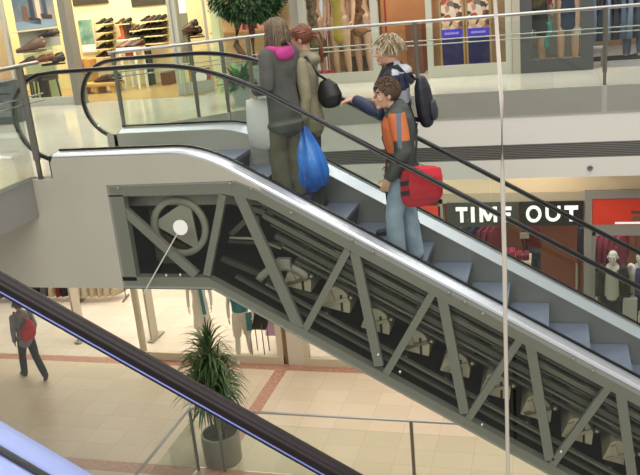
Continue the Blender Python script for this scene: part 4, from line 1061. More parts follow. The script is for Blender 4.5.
# ------------------------------------------------------------------ board wall behind the tree
bw = mat('beige_boards', 'd8bd8c', .6); bl2 = mat('board_lip', 'a98a5c', .5)
xL, xR = atY(217, 50, 13.2).x, atY(289, 30, 13.2).x
struct(MB().box((xL, 13.2, ZU), (xR+.1, 13.3, 8.6)), 'wall_boards', bw)
for k in range(7):
    z = ZU+.15+k*.36; o = MB().box((xL+.02, 12.95, z), (xR, 13.2, z+.03)).build('display_shelf', bl2, origin=((xL+xR)/2, 13.1, z))
    tag(o, 'long beige display shelf behind the tree, %s up from the floor' % (ORD[k] if k < 6 else 'seventh'), 'shelf', 'beige shelves behind the tree')
for j, (px, py) in enumerate(((262, 10), (268, 17), (277, 20), (283, 14), (284, 24))):
    pz = ZU+.15+.03+.36*[3, 2, 2, 3, 1][j]
    shoe('dark shoe on the beige shelves behind the tree, %s from the trunk' % ORD[j], (atY(px, py, 13.05).x, 13.05, pz), math.pi, SHM['black' if j % 2 else 'brown'], None)
_zc = ZU+.18+.36*(int((atY(246, 37, 12.97).z-ZU-.15)/.36)+1)
for j, px in enumerate((236, 246, 258, 265)):
    pbox('folded_cloth', 'folded %s cloth, %s on the low shelf behind the tree' % (['pink', 'red', 'rose', 'coral'][j], ORD[j]), 'cloth', px, 33, px+7, 37, 12.97, .2, mat('cloth_%d' % j, ['c9787c', 'b04a44', 'd08a84', 'c86a58'][j], .8)).location.z = _zc

# ------------------------------------------------------------------ pillars and dress shop
mar = mat('brown_marble', '8a7258', .35, col2='6a5440', scale=4)
def pill(n, x0, x1, y, Y0, Y1, m):
    a = atY(x0, y, Y0); b = atY(x1, y, Y0); struct(MB().box((a.x, Y0, ZU), (b.x, Y1, 8.6)), n, m)
pill('trim_17', 289.5, 298, 15, 12.6, 13.4, mat('grey_pillar', '9c968c', .5)); pill('trim_18', 298, 301.5, 15, 12.5, 12.7, frame_m)
struct(MB().box((xR, 15.6, ZU), (9, 15.75, 9)), 'wall_back', mat('brown_shop_wall', '8d6a4c', .7, col2='a07a58', scale=1.2))
a = atY(301.5, 40, 12.55); b = atY(379.5, 40, 12.55)
window(2, a.x, b.x, 12.55, ZU, 8.6, frame_m, fw=.11, fb=.16)
struct(MB().box((a.x, 14.2, ZU), (b.x, 14.25, 8.6)), 'wall_shop', mar)
yel = mat('yellow_dress', 'b5a44e', .7, col2='a49440', scale=9, bump=.2, bscale=14)
pat = mat('brown_print', '8a7a5a', .7, col2='4a3a2c', scale=16); pat2 = mat('orange_print', 'a8764a', .7, col2='3a2e26', scale=12)
DR = [(.62, 0, .12, .15), (.80, 0, .12, .155), (.95, -.01, .115, .158), (1.08, .01, .092, .124), (1.22, .014, .108, .14), (1.33, .012, .112, .15), (1.38, .0, .10, .14)]
def dressed(label, px, Y, m, secs, rz, skin=MSKIN, h=1.8, **kw):
    t, P = mannequin(label, None, 0, h, skin, girth=.86, **kw); x = atY(px, 40, Y).x
    skirt_dress(P, [m], t, secs, straps=True); put(t, (x, Y, ZU), rz); return t, P
t, P = dressed('mannequin in a sleeveless yellow dress in the upper dress shop window', 341, 13.05, yel, DR, -1.75)
t, P = dressed('mannequin in a long brown print dress next to the marble pillar', 315, 13.2, pat, [(.42, 0, .17, .24)]+DR[1:], -1.4)
t, P = dressed('mannequin in an orange and black print dress by the window edge', 363, 13.3, pat2, [(.70, 0, .15, .2)]+DR[1:], -1.9)
pbox('fabric_banner', 'narrow crimson fabric hanging between two dressed mannequins', 'banner', 322.5, -10, 328, 66, 13.6, .03, mat('crimson_fabric', 'a8303f', .8), floor=ZU)
pbox('low_table', 'low glass table with pink folded clothes in the dress window', 'table', 312, 76.5, 336, 80, 12.85, .5, mat('grey_table', '7a7468', .4), floor=ZU)
for j in range(3): pbox('folded_cloth', '%s folded cloth on the low table in the dress window' % ['rose', 'pink', 'red'][j], 'cloth', 313+7.5*j, 72.5, 319.5+7.5*j, 76.5, 12.95, .3, mat('fold_%d' % j, ['b9606c', 'c0485c', 'a83a48'][j], .8))
pbox('side_table', 'dark table with objects behind the yellow dress', 'table', 345, 57, 371, 60, 13.7, .4, mat('dark_wood', '4a3a2c', .4), floor=ZU)
pbox('bottle_display', 'pale bottle-like display jar at the end of the dress window', 'jar', 371, 55, 375, 73, 13.0, .08, mat('pale_jar', 'b4bcc0', .2), floor=ZU)
# open entrance beside it
ow = mat('orange_brown_wall', 'b07c4c', .6, col2='9c6a40', scale=1.5)
a = atY(379, 40, 13.6); b = atY(430, 40, 13.6)
struct(MB().box((a.x, 13.9, ZU), (b.x+.1, 14.0, 8.6)), 'wall_entrance', ow)
pbox('cabinet', 'dark brown wooden cabinet standing in the open shop entrance', 'cabinet', 405, 25, 424, 76, 13.2, .5, mat('brown_cabinet', '6a4028', .45), floor=ZU)
t = pbox('easel', 'slim red and black clothes stand just inside the entrance', 'stand', 383, -5, 388, 60, 13.4, .1, mat('dark_red_cloth', '8a2a2a', .8), floor=ZU)
# blue panel window
a = atY(427, 40, 12.55); b = atY(512, 40, 12.55)
window(3, a.x, b.x, 12.55, ZU, 8.6, frame_m, fw=.09, fb=.17)
struct(MB().box((a.x, 13.7, ZU), (b.x, 13.75, 8.6)), 'wall_window', mat('tan_back', '8d7350', .6))
def voro(name, cols, scale):
    m = bpy.data.materials.new(name); m.use_nodes = True; nt = m.node_tree; bb_ = nt.nodes['Principled BSDF']
    tc = nt.nodes.new('ShaderNodeTexCoord'); vo = nt.nodes.new('ShaderNodeTexVoronoi'); vo.inputs['Scale'].default_value = scale
    sp = nt.nodes.new('ShaderNodeSeparateColor'); r = nt.nodes.new('ShaderNodeValToRGB'); r.color_ramp.interpolation = 'CONSTANT'
    nt.links.new(tc.outputs['Object'], vo.inputs['Vector']); nt.links.new(vo.outputs['Color'], sp.inputs[0]); nt.links.new(sp.outputs[0], r.inputs[0]); nt.links.new(r.outputs[0], bb_.inputs['Base Color'])
    e = r.color_ramp.elements; e[0].color = (*lin(cols[0]), 1); e[1].position = 1/len(cols); e[1].color = (*lin(cols[1]), 1)
    for i, c in enumerate(cols[2:]): q = e.new((i+2)/len(cols)); q.color = (*lin(c), 1)
    bb_.inputs['Roughness'].default_value = .4; return m
col_print = voro('colourful_print', ['c98a7a', 'e8d8c8', '7a7268', 'b0503c', 'd8b08a', '4a443c', 'e0c0b0'], 14)
for j, (x0, x1) in enumerate(((443, 463.5), (469, 490))):
    a = atY(x0, 60, 12.95); b = atY(x1, 60, 12.95); z1 = atY(x0, 30-j*1.5, 12.95).z; z2_ = atY(x0, 38.5-j*1.5, 12.95).z; zt = 7.6
    t = thing('display_board', 'tall display board with dark blue lower half, %s' % ('beside the open entrance' if j == 0 else 'nearer the hanging rope'), 'display board', ((a.x+b.x)/2, 12.95, ZU))
    boxthing('blue_panel', '', '', (a.x, 12.95, ZU+.12), (b.x, 12.98, z2_), mat('dark_blue_panel', '28265e', .4), t)
    boxthing('title_band', '', '', (a.x, 12.945, z2_), (b.x, 12.98, z1), mat('violet_band', '4636c8', .4, emit=.25), t)
    boxthing('picture', '', '', (a.x, 12.95, z1), (b.x, 12.98, zt), col_print, t)
    for s_ in (a.x-.03, b.x+.005): boxthing('side_strip', '', '', (s_, 12.94, ZU+.12), (s_+.025, 12.99, zt), mat('tan_strip', 'b89468', .5), t)
    lm = MB(); n = 9
    for q in range(n):
        xx = a.x+.05+(b.x-a.x-.1)*q/n; lm.box((xx, 12.938, (z1+z2_)/2-.012), (xx+.016, 12.944, (z1+z2_)/2+.02))
    lm.build('lettering', mat('pale_violet', 'b8a8e8', .5, emit=.2), t)
pbox('clothes_stand', 'narrow dark garment stand between the two blue display boards', 'stand', 464.5, -5, 468, 66, 13.2, .05, mat('dark_garment', '3a2a24', .8), floor=ZU)
pill('trim_19', 512, 520, 30, 12.45, 12.8, mat('pillar_beige', 'a49c8c', .5))
# dark framed window with mannequins
a = atY(520, 40, 12.5); b = atY(593.5, 40, 12.5)
window(4, a.x, b.x, 12.5, ZU, 8.6, frame_d, fw=.17, fb=.18)
struct(MB().box((a.x, 14.3, ZU), (b.x, 14.35, 8.6)), 'wall_display', mat('grey_back', '6a6862', .7))
den = mat('dark_denim', '33405a', .85, col2='2a354c', scale=12); redt = mat('red_knit', 'a8202e', .85); brn = mat('brown_knit', '5c5240', .85)
t, P = mannequin('mannequin in a red top and short denim skirt in the dark framed window', None, 0, 1.8, MSKIN, girth=.88); 
jacket(P, [redt], t, hem=.90, name='top'); skirt_dress(P, [den], t, [(.58, 0, .125, .16), (.8, 0, .13, .168), (.98, 0, .115, .155)], name='skirt'); put(t, (atY(568, 40, 13.0).x, 13.0, ZU), -1.6)
t, P = mannequin('mannequin in brown knit and dark shorts beside the pillar', None, 0, 1.8, MSKIN, wrL=(.1, .25, .95))
jacket(P, [brn], t, hem=.90, name='top'); trousers(P, [mat('dark_shorts', '2e2c28', .85)], t, end=.02, wide=.02, name='shorts'); put(t, (atY(535, 40, 13.0).x, 13.0, ZU), -1.45)
for j, (px, py) in enumerate(((528, 33), (579, 31))):
    q = atY(px, py, 12.8); o = boxthing('price_card', 'white price card by the %s mannequin in the dark window' % ('shorts' if j == 0 else 'red top'), 'card', (q.x-.06, 12.8, q.z-.055), (q.x+.06, 12.806, q.z+.055), mat('dull_white_card', 'c4c4be', .5)); o.rotation_euler.y = .2
m = MB(); m.smooth = True
m.sweep([atY(548+2*math.sin(k*.9), 22+k*4, 12.85) for k in range(8)], [(-.03, -.01), (.03, -.01), (.03, .01), (-.03, .01)], up=(0, 1, 0)); o = m.build('scarf', mat('teal_scarf', '3f8f88', .7), origin=atY(549, 50, 12.85)); tag(o, 'teal scarf hanging down in the dark framed window', 'scarf')
# denim shop on the right
fl = mat('grey_shop_floor', '8a8886', .3)
struct(MB().box((b.x, 12.55, ZU), (9, 15.6, ZU+.003)), 'floor', fl)
def rail_rack(label, x, y, z0, h, L_, rz, m=steel_dark):
    t = thing('clothes_rack', label, 'clothes rack', (0, 0, 0))
    MB().tube([(-L_/2, 0, h), (L_/2, 0, h)], .014, n=8).build('rail', m, t)
    for s_ in (-1, 1):
        MB().tube([(s_*L_/2, 0, h), (s_*L_/2, 0, .03)], .014, n=8).build('upright', m, t); MB().box((s_*L_/2-.02, -.25, 0), (s_*L_/2+.02, .25, .03)).build('foot', m, t)
    t.location = (x, y, z0); t.rotation_euler.z = rz; return t
rx, ry = atY(612, 30, 13.6).x, 13.6
rail_rack('rack of blue jeans in the shop beside the dark framed window', rx, ry, ZU, 1.35, .9, .25)
jm = [mat('jean_%d' % i, c, .85) for i, c in enumerate(('4a5468', '6b7a90', '39414f', '8a96a4', '2e3440', '58667e', '7c8798', '444c5a'))]
jn = ('slate blue', 'mid blue', 'charcoal', 'pale blue', 'near black', 'denim blue', 'light grey blue', 'dark grey')
for k in range(8):
    d = (k-3.5)*.11; garment('jeans', '%s jeans hanging on the rack in the upper shop' % jn[k], 'jeans', 'trousers', (rx+d*math.cos(.25), ry+d*math.sin(.25), ZU+1.25), .25+1.2, jm[k], 'jeans on the upper rack', k)
boxthing('rack_base', 'long black plinth below the rack of jeans', 'plinth', (rx-.5, ry-.2, ZU), (rx+.5, ry+.2, ZU+.03), black_m)
t, P = mannequin('mannequin in a white jacket and jeans past the rack of jeans', None, 0, 1.78, MDARK)
jacket(P, [mat('white_jacket', 'b8bcc2', .8)], t, hem=.85); trousers(P, [jm[1]], t); put(t, (atY(634, 25, 13.8).x, 13.8, ZU), -1.8)
t = thing('stool', 'small square stand right of the dark framed window', 'stand', (0, 0, 0)); q = atZ(597, 67, ZU)
for sx in (-.07, .07):
    for sy in (-.07, .07): MB().box((sx-.012, sy-.012, 0), (sx+.012, sy+.012, .26)).build('leg', steel_dark, t)
MB().box((-.09, -.09, .26), (.09, .09, .285)).build('top', mat('grey_top', '9a9a98', .5), t); t.location = (q.x, q.y+.08, ZU)
struct(MB().box((-11, 11.9, 8.6), (9, 15.7, 8.75)), 'ceiling', fascia_white)

# ------------------------------------------------------------------ plants
def leafblade(mb, base, d, ln, w, droop, rnd, seg=6):
    d = V(d).normalized(); p = V(base); pts = [p.copy()]; dirs = []
    for i in range(seg):
        p = p+d*ln/seg; pts.append(p.copy()); d = (d+V((0, 0, -droop*(i+1)/seg))).normalized()
    vs = []; fs = []
    for i, q in enumerate(pts):
        t_ = (pts[min(seg, i+1)]-pts[max(0, i-1)]).normalized(); s = t_.cross(V((0, 0, 1)))
        if s.length < .05: s = V((1, 0, 0))
        s.normalize(); f = i/seg; ww = w*(.55+.9*f*(1-f)*2)*(1-f**4)
        vs += [q-s*ww, q+s*ww+V((0, 0, .001))]
    for i in range(seg): fs.append((2*i, 2*i+1, 2*i+3, 2*i+2))
    mb.mi(rnd.randrange(3)); mb.add(vs, fs)
GR = [mat('palm_green_%d' % i, c, .45) for i, c in enumerate(('2f4a26', '3f5c30', '55703c'))]
GL = [mat('tree_green_%d' % i, c, .5) for i, c in enumerate(('1f3a20', '2c4e2a', '3f6838'))]
GF = [mat('plant_green_%d' % i, c, .5) for i, c in enumerate(('3f6a3c', '5a8850', '7aa068'))]
soil = mat('soil', '3a2e22', .9)
# dracaena on the lower floor
pc = V((-5.12, 10.58, 0))
t = thing('potted_palm', 'tall potted palm with long drooping leaves in a round metal pot on the lower floor', 'potted plant', tuple(pc))
MB().lathe([(.0, 0), (.28, 0), (.30, .02), (.31, .30), (.31, .50), (.30, .52), (.28, .52), (.28, .46), (0, .46)], pc, 32).build('pot', mat('pewter_pot', '8f8b80', .3, .6), t, smooth=False)
MB().lathe([(0, .46), (.278, .461), (.0, .475)], pc, 24).build('soil', soil, t)
rnd = random.Random(12); lf = MB(); lf.smooth = True
for (sx, sy, hh) in ((.01, 0, 2.0), (-.07, .05, 1.72), (.09, -.04, 1.62), (.02, .08, 1.45), (-.08, -.06, 1.36)):
    top = pc+V((sx*1.6, sy*1.6, hh))
    MB().tube([pc+V((sx, sy, .45)), pc+V((sx*1.2, sy*1.2, hh*.6)), top], [.024, .02, .018], n=10).build('stem', mat('palm_stem', '6a5a40', .8), t, smooth=True)
    for i in range(150):
        f = rnd.random(); az = rnd.uniform(0, 2*math.pi); el = 1.3-1.5*f+rnd.uniform(-.2, .2); b_ = top-V((0, 0, .35*f))
        leafblade(lf, b_, (math.cos(az)*math.cos(el), math.sin(az)*math.cos(el), math.sin(el)), rnd.uniform(.42, .66), .014, rnd.uniform(.6, 1.1), rnd)
lf.build('foliage', GR, t)
# low leafy plant in the pot row beside it
m = MB(); pb = pc+V((-.02, -.0, .0)); rnd = random.Random(3)
# tree on the upper gallery
def crown(mb, c, r, n, size, rnd):
    for i in range(n):
        d = V((rnd.gauss(0, 1), rnd.gauss(0, 1), rnd.gauss(0, 1))).normalized(); f = rnd.uniform(.55, 1)**.5
        p = V(c)+V((d.x*r[0]*f, d.y*r[1]*f, d.z*r[2]*f))
        dd = (d+V((rnd.uniform(-.6, .6), rnd.uniform(-.6, .6), rnd.uniform(-.9, .2)))).normalized()
        leafblade(mb, p, dd, size*rnd.uniform(.7, 1.2), size*.24, .25, rnd, 3)
tb = V((atY(251, 30, 11.75).x, 11.75, ZU))
t = thing('tree', 'indoor tree with a round leafy crown standing behind the gallery railing', 'tree', tuple(tb))
MB().lathe([(0, 0), (.24, 0), (.30, .42), (.30, .46), (.27, .46), (.26, .40), (0, .40)], tb, 28).build('pot', mat('stone_pot', '8f9490', .5), t)
MB().tube([tb+V((.0, 0, .4)), tb+V((.01, 0, .9)), tb+V((0, 0, 1.5))], [.05, .045, .04], n=12).build('trunk', mat('bark', '6a4c34', .85, bump=.5, bscale=30), t, smooth=True)
MB().tube([tb+V((-.05, 0, .4)), tb+V((-.26, 0, .75)), tb+V((-.2, 0, 1.05)), tb+V((-.14, 0, 1.5))], [.06, .05, .055, .05], n=12).build('trunk', MATS['bark'], t, smooth=True)
cr_ = MB(); rnd = random.Random(6); zc = atY(250, -4, 11.75).z
crown(cr_, (tb.x, 11.75, zc+.10), (.60, .55, .46), 3200, .10, rnd); cr_.build('crown', GL, t)
# green plant in a tall pot nearer the railing
pb = atZ(244, 104, ZU); pb.y -= .05
t = thing('potted_plant', 'bushy green plant in a tall pale pot just behind the gallery railing', 'potted plant', tuple(pb))
zt = atY(240, 84, pb.y).z-ZU
MB().lathe([(0, 0), (.10, 0), (.15, zt-.03), (.16, zt), (.135, zt), (.12, zt-.05), (0, zt-.05)], pb, 24).build('pot', mat('pale_pot', 'b9beb8', .45), t)
fo = MB(); rnd = random.Random(9)
for i in range(130):
    az = rnd.uniform(0, 6.28); el = rnd.uniform(.15, 1.4); leafblade(fo, pb+V((0, 0, zt-.05)), (math.cos(az)*math.cos(el), math.sin(az)*math.cos(el), math.sin(el)), rnd.uniform(.28, .5), .045, rnd.uniform(.3, .7), rnd, 5)
fo.build('foliage', GF, t)

# ------------------------------------------------------------------ lower floor: facade
beige = mat('beige_bulkhead', 'cdbd9e', .7)
YF2 = 14.0
zb = atY(520, 198, YF2).z
xs0 = atY(442, 210, YF2).x
struct(MB().box((-26, YF2, zb), (9, YF2+.25, ZU-1.14)), 'wall_front', beige)
colm = mat('column_grey', '8b8a84', .5, .1)
xc0, xc1 = atY(584.5, 220, YF2-.05).x, atY(592, 220, YF2-.05).x
struct(MB().box((xc0, YF2-.06, 0), (xc1, YF2+.2, zb+.02)), 'trim_20', colm)
struct(MB().box((xc0, YF2-.07, zb-.02), (9, YF2+.1, zb+.12)), 'trim_21', colm)
struct(MB().box((xs0-.06, YF2-.05, atY(519, 202.5, YF2-.05).z), (xc0, YF2+.05, zb+.1)), 'trim_26', mat('header_beige', 'a59b87', .5))
struct(MB().box((xs0-.06, YF2-.05, 0), (xs0+.02, YF2+.15, zb+.02)), 'trim_22', colm)
# black shop sign
t = thing('shop_sign', 'black two-part shop sign with seven white capital letters', 'sign', ((-1.75+.5)/2, YF2-.1, 2.9))
sl, sm_, sr = atY(447, 215, YF2-.08).x, atY(519, 215, YF2-.08).x, atY(583.5, 215, YF2-.08).x
z1 = atY(519, 202, YF2-.08).z; z0 = atY(519, 226, YF2-.08).z
boxthing('panel', '', '', (sl, YF2-.08, z0), (sm_-.01, YF2, z1), mat('sign_charcoal', '3d3e38', .4), t)
boxthing('panel', '', '', (sm_, YF2-.085, z0), (sr, YF2, z1), mat('sign_black', '1d1c19', .4), t)
lw = mat('sign_letters', 'f4f4f0', .5, emit=.55)
def lx(p): return atY(p, 214, YF2-.09).x
lz0, lz1 = atY(519, 221.6, YF2-.09).z, atY(519, 206.4, YF2-.09).z
def letter(polys, p0, p1):
    m = MB(); a0, a1 = lx(p0), lx(p1)
    for poly in polys: m.prismY([(a0+u*(a1-a0), lz0+v*(lz1-lz0)) for u, v in poly], YF2-.11, YF2-.082)
    m.build('letter', lw, t)
R_ = lambda u0, v0, u1, v1: [(u0, v0), (u1, v0), (u1, v1), (u0, v1)]
TT = [[(.36, 0), (.64, 0), (.64, .76), (1, .76), (1, 1), (0, 1), (0, .76), (.36, .76)]]
letter(TT, 456, 467.5); letter([R_(0, 0, 1, 1)], 471, 474.6)
letter([[(0, 0), (.2, 0), (.2, .58), (.42, .08), (.58, .08), (.8, .58), (.8, 0), (1, 0), (1, 1), (.78, 1), (.5, .42), (.22, 1), (0, 1)]], 479.5, 497)
letter([[(0, 0), (1, 0), (1, .22), (.34, .22), (.34, .4), (.9, .4), (.9, .6), (.34, .6), (.34, .78), (1, .78), (1, 1), (0, 1)]], 502, 511.5)
letter(TT, 564.5, 578)
n_ = 40
m = MB(); m.smooth = False
cxo, czo = (lx(526)+lx(541.5))/2, (lz0+lz1)/2; ro = (lx(541.5)-lx(526))/2; rz_ = (lz1-lz0)/2+.012
m.sweep([(cxo+(ro-.026)*math.cos(2*math.pi*i/n_), YF2-.096, czo+(rz_-.026)*math.sin(2*math.pi*i/n_)) for i in range(n_)], [(-.026, -.014), (.026, -.014), (.026, .014), (-.026, .014)], up=(0, 1, 0), closed=True)
m.build('letter', lw, t)
u0, u1 = lx(545.5), lx(560.5); ur = (u1-u0)/2; uc = (u0+u1)/2; st_ = .052
outer = [(uc-ur, lz1)]+[(uc+ur*math.cos(a), lz0+ur+ur*math.sin(a)) for a in frange(math.pi, 2*math.pi, 14)]+[(uc+ur, lz1)]
inner = [(uc+ur-st_, lz1)]+[(uc+(ur-st_)*math.cos(a), lz0+ur+(ur-st_)*math.sin(a)) for a in frange(2*math.pi, math.pi, 14)]+[(uc-ur+st_, lz1)]
m = MB(); o_ = outer; i_ = inner[::-1]
vs = [(x, y_, z) for y_ in (YF2-.11, YF2-.082) for (x, z) in o_+i_]; N_ = len(o_); fs = []
for q_ in range(N_-1):
    fs += [(q_, q_+1, N_+q_+1, N_+q_), (2*N_+q_, 2*N_+N_+q_, 2*N_+N_+q_+1, 2*N_+q_+1), (q_, 2*N_+q_, 2*N_+q_+1, q_+1), (N_+q_, N_+q_+1, 3*N_+q_+1, 3*N_+q_)]
fs += [(0, N_, 3*N_, 2*N_), (N_-1, 3*N_-1, 4*N_-1, 2*N_-1)]
m.add(vs, fs); m.build('letter', lw, t)
# red sign boards
rs = mat('red_sign', 'c93a26', .5, col2='b5301f', scale=1.5, emit=.12)
t = thing('shop_sign', 'plain red shop sign board right of the grey column', 'sign', (1.2, YF2-.05, 2.9))
rx0, rx1 = atY(592.5, 212, YF2-.05).x, 2.6; rz1 = atY(620, 199, YF2-.05).z; rz0 = atY(620, 224.5, YF2-.05).z
boxthing('panel', '', '', (rx0, YF2-.05, rz0), (rx1, YF2, rz1), rs, t)
a = atY(631, 211, YF2-.06); boxthing('dark_emblem', '', '', (a.x, YF2-.058, a.z-.05), (a.x+.5, YF2-.05, a.z+.0), mat('emblem_brown', '5a4038', .5), t)
a = atY(630, 217, YF2-.06); MB().prismY([(a.x+.0, a.z-.06), (a.x+.5, a.z-.06), (a.x+.5, a.z+.02), (a.x+.06, a.z+.02)], YF2-.06, YF2-.05).build('dark_emblem', mat('emblem_grey', '6a5a50', .5), t)
a = atY(615, 223, YF2-.06); boxthing('light_strip', '', '', (a.x, YF2-.06, a.z-.02), (2.3, YF2-.05, a.z+.015), mat('lit_white', 'f2eef4', .5, emit=.4), t)
t2 = thing('shop_sign', 'small visible end of a red sign left of the black sign', 'sign', (-2.2, YF2-.05, 2.9))
boxthing('panel', '', '', (-3.4, YF2-.05, rz0+.0), (atY(440.5, 215, YF2-.05).x, YF2, atY(435, 206, YF2-.05).z), rs, t2)
struct(MB().box((xc1, YF2-.04, rz0-.14), (9, YF2+.1, rz0)), 'trim_23', colm)
# right window under the red sign
window(5, xc1, 3.2, YF2, 0, rz0-.14, colm, fw=.06, fb=.12)
# interior of the black sign shop
ob = mat('rust_wall', '7c4a34', .6, col2='6c402c', scale=1.3)
struct(MB().box((-2.6, 17.2, 0), (9, 17.35, ZU-1.2)), 'wall_back', ob)
struct(MB().box((-2.7, 14.3, 0), (-2.6, 17.2, ZU-1.2)), 'wall_side', mat('side_wall', '8a7058', .6))
gx = atY(556, 250, 16.5)
door_ = thing('door', 'rust coloured door leaf with silver pull handle under the black sign', 'door', (atY(562, 260, 15).x, 15.0, 0))
boxthing('leaf', '', '', (atY(541, 260, 15).x, 15.0, 0), (atY(577, 260, 15).x, 15.05, 2.75), mat('rust_leaf', '84492f', .5, col2='743f27', scale=2), door_)
q = atY(577, 275, 14.6); MB().tube([(q.x, 14.9, q.z-.45), (q.x, 14.9, q.z+.12)], .022, n=10).build('handle', steel, door_)
for dz in (-.35, .05): MB().tube([(q.x, 14.9, q.z+dz), (q.x, 15.02, q.z+dz)], .012, n=8).build('handle_mount', steel, door_)
cm = {'dark red': mat('cl_dark_red', '6a1f2a', .85), 'burgundy': mat('cl_burgundy', '7a2440', .85), 'black': mat('cl_black', '24222a', .85), 'cream': mat('cl_cream', 'c9bca0', .85), 'navy': mat('cl_navy', '2c2f44', .85), 'grey': mat('cl_grey', '5a5a5e', .85)}
items = [(483, 226, 'dark red'), (489, 227, 'burgundy'), (495, 228, 'dark red'), (468, 228, 'black'), (474, 227, 'navy'), (462, 229, 'grey')]
ra = atY(478, 224, 15.6); rail_rack('rack of dark red and black tops under the left half of the black sign', ra.x, 15.6, 0, ra.z+.05, 1.1, 0)
for j, (px, py, c) in enumerate(items):
    q = atY(px, 224, 15.6); garment('top', '%s top on the rack left of the counter, %s from the table' % (c, ORD[[2, 1, 0, 4, 3, 5][j]]), 'top', 'top', (q.x, 15.6, ra.z-.05), 1.1, cm[c], None, j)
ra = atY(570, 223, 15.9); rail_rack('rack of dark jackets behind the grey column', ra.x, 15.9, 0, ra.z+.1, .9, 0)
for j, (px, c) in enumerate(((557, 'dark red'), (563, 'burgundy'), (568, 'cream'), (573, 'black'), (579, 'navy'))):
    q = atY(px, 224, 15.9); garment('jacket', '%s jacket on the rack beside the rust door' % c, 'jacket', 'top', (q.x, 15.9, ra.z), 1.2, cm[c], None, j)
# counter with folded clothes, jeans form, sign card
ta, tb_ = atY(505, 262, 15.0), atY(531, 262, 15.0)
t = thing('display_table', 'cream display table with folded pink and red clothes under the black sign', 'table', ((ta.x+tb_.x)/2, 15.2, 0))
boxthing('tabletop', '', '', (ta.x-.5, 15.0, ta.z-.08), (tb_.x, 15.5, ta.z), cream_frame, t)
for sx in (ta.x-.45, tb_.x-.05):
    for sy in (15.04, 15.46): boxthing('leg', '', '', (sx-.025, sy-.025, 0), (sx+.025, sy+.025, ta.z-.08), cream_frame, t)
for j, (px, n, c) in enumerate(((505, 3, 'b03058'), (512, 3, 'a82848'), (519, 2, '8a2038'), (526, 2, '74203a'))):
    for k in range(n):
        x = atY(px, 255, 15.1).x; o = boxthing('folded_shirt', '%s folded top in the %s pile from the rope' % (['bottom', 'middle', 'top'][k], ORD[j]), 'folded top', (x-.06, 15.08, ta.z+k*.06), (x+.055, 15.36, ta.z+k*.06+.058), mat('fold_'+c, c, .85), bevel=.02, group='folded tops on the table')
q = atY(524, 239, 15.0)
t = thing('sign_card', 'small pale price card on a stand above the folded clothes', 'card', (q.x, 15.2, ta.z))
boxthing('card', '', '', (q.x-.085, 15.2, q.z-.06), (q.x+.085, 15.21, q.z+.06), mat('pale_card', 'b9b4ac', .5), t); MB().tube([(q.x, 15.22, ta.z), (q.x, 15.22, q.z)], .008, n=6).build('stem', steel_dark, t)
t, P = mannequin('mannequin in a dark red top and dark blue jeans behind the folded clothes', None, 0, 1.8, MSKIN)
trousers(P, [mat('deep_blue_jeans', '3a4854', .8, col2='4a5864', scale=6)], t, top=1.06, wide=.01); jacket(P, [cm['dark red']], t, hem=1.02, name='top')
q = atY(537, 244, 15.7); put(t, (q.x, 15.7, q.z-1.1), 1.3)
boxthing('plinth', 'dark plinth carrying the mannequin in blue jeans', 'plinth', (q.x-.25, 15.5, 0), (q.x+.25, 15.95, q.z-1.1), mat('plinth_brown', '4a3a30', .5))
t.location.z = q.z-1.1
# window mannequins on the right
t, P = mannequin('bald white mannequin in an open dark jacket and pale grey tee', None, 0, 1.8, mat('mannequin_grey_white', 'd0cec9', .45), hs=1.15, wrL=(.03, .26, .9), wrR=(.03, -.26, .9))
tee = mat('grey_tee', 'cfcdc6', .85, bump=.2, bscale=10); jacket(P, [tee], t, hem=.90, name='tee', arms=())
dj = mat('charcoal_jacket', '3c3834', .85, col2='2e2b28', scale=7, bump=.25, bscale=9)
mb_ = MB(); k = P.k
for s_ in 'LR':
    sg = 1 if s_ == 'L' else -1; sh, el, wr = getattr(P, 'sh'+s_), getattr(P, 'el'+s_), getattr(P, 'wr'+s_)
    mb_.ell(sh, (.078*k,)*3); limb(mb_, [sh, el, el.lerp(wr, .93)], [.074, .066, .057, .054, .048], k)
    mb_.loft([P.L(.06, sg*.165, .86), P.L(.07, sg*.16, 1.1), P.L(.08, sg*.15, 1.25), P.L(.06, sg*.11, 1.42)], [(.04*k, .07*k), (.04*k, .07*k), (.04*k, .07*k), (.035*k, .05*k)], n=14, up=(1, 0, 0))
mb_.loft([P.L(-.07, 0, .86), P.L(-.07, 0, 1.1), P.L(-.075, 0, 1.3), P.L(-.06, 0, 1.45)], [(.175*k, .075*k), (.165*k, .07*k), (.185*k, .075*k), (.12*k, .055*k)], n=18, up=(1, 0, 0))
mb_.build('jacket', [dj], t, remesh=.011)
trousers(P, [mat('charcoal_trousers', '2c2a2c', .85)], t)
q = atY(613, 251, 14.7); put(t, (q.x, 14.7, q.z-1.8), -1.75)
boxthing('plinth', 'pale window plinth under the two mannequins right of the column', 'plinth', (q.x-.5, 14.35, 0), (2.6, 15.1, q.z-1.8), mat('plinth_pale', 'a09888', .5))
q2 = atY(641, 262, 14.75)
t, P = mannequin('mannequin in a white jacket over purple at the right picture edge', None, 0, 1.78, mat('mannequin_grey_white', 'c9c7c2', .45))
jacket(P, [mat('white_coat', 'c4c2be', .85), mat('purple_top', '4a3470', .8)], t, hem=.82, paint=lambda c: 1 if c.x > .075 and abs(c.y) < .06 else 0); trousers(P, [cm['navy']], t); put(t, (q2.x, 14.75, q.z-1.8), -2.0)
boxthing('shopping_bag', 'white paper bag standing between the two window mannequins', 'bag', (atY(630, 300, 14.6).x-.12, 14.55, q.z-1.8), (atY(630, 300, 14.6).x+.12, 14.7, q.z-1.8+.95), MATS['white_plastic'])
ra = atY(608, 231, 15.6); rail_rack('rack of burgundy tops in the window below the red sign', ra.x, 15.6, 0, ra.z+.06, 1.0, 0)
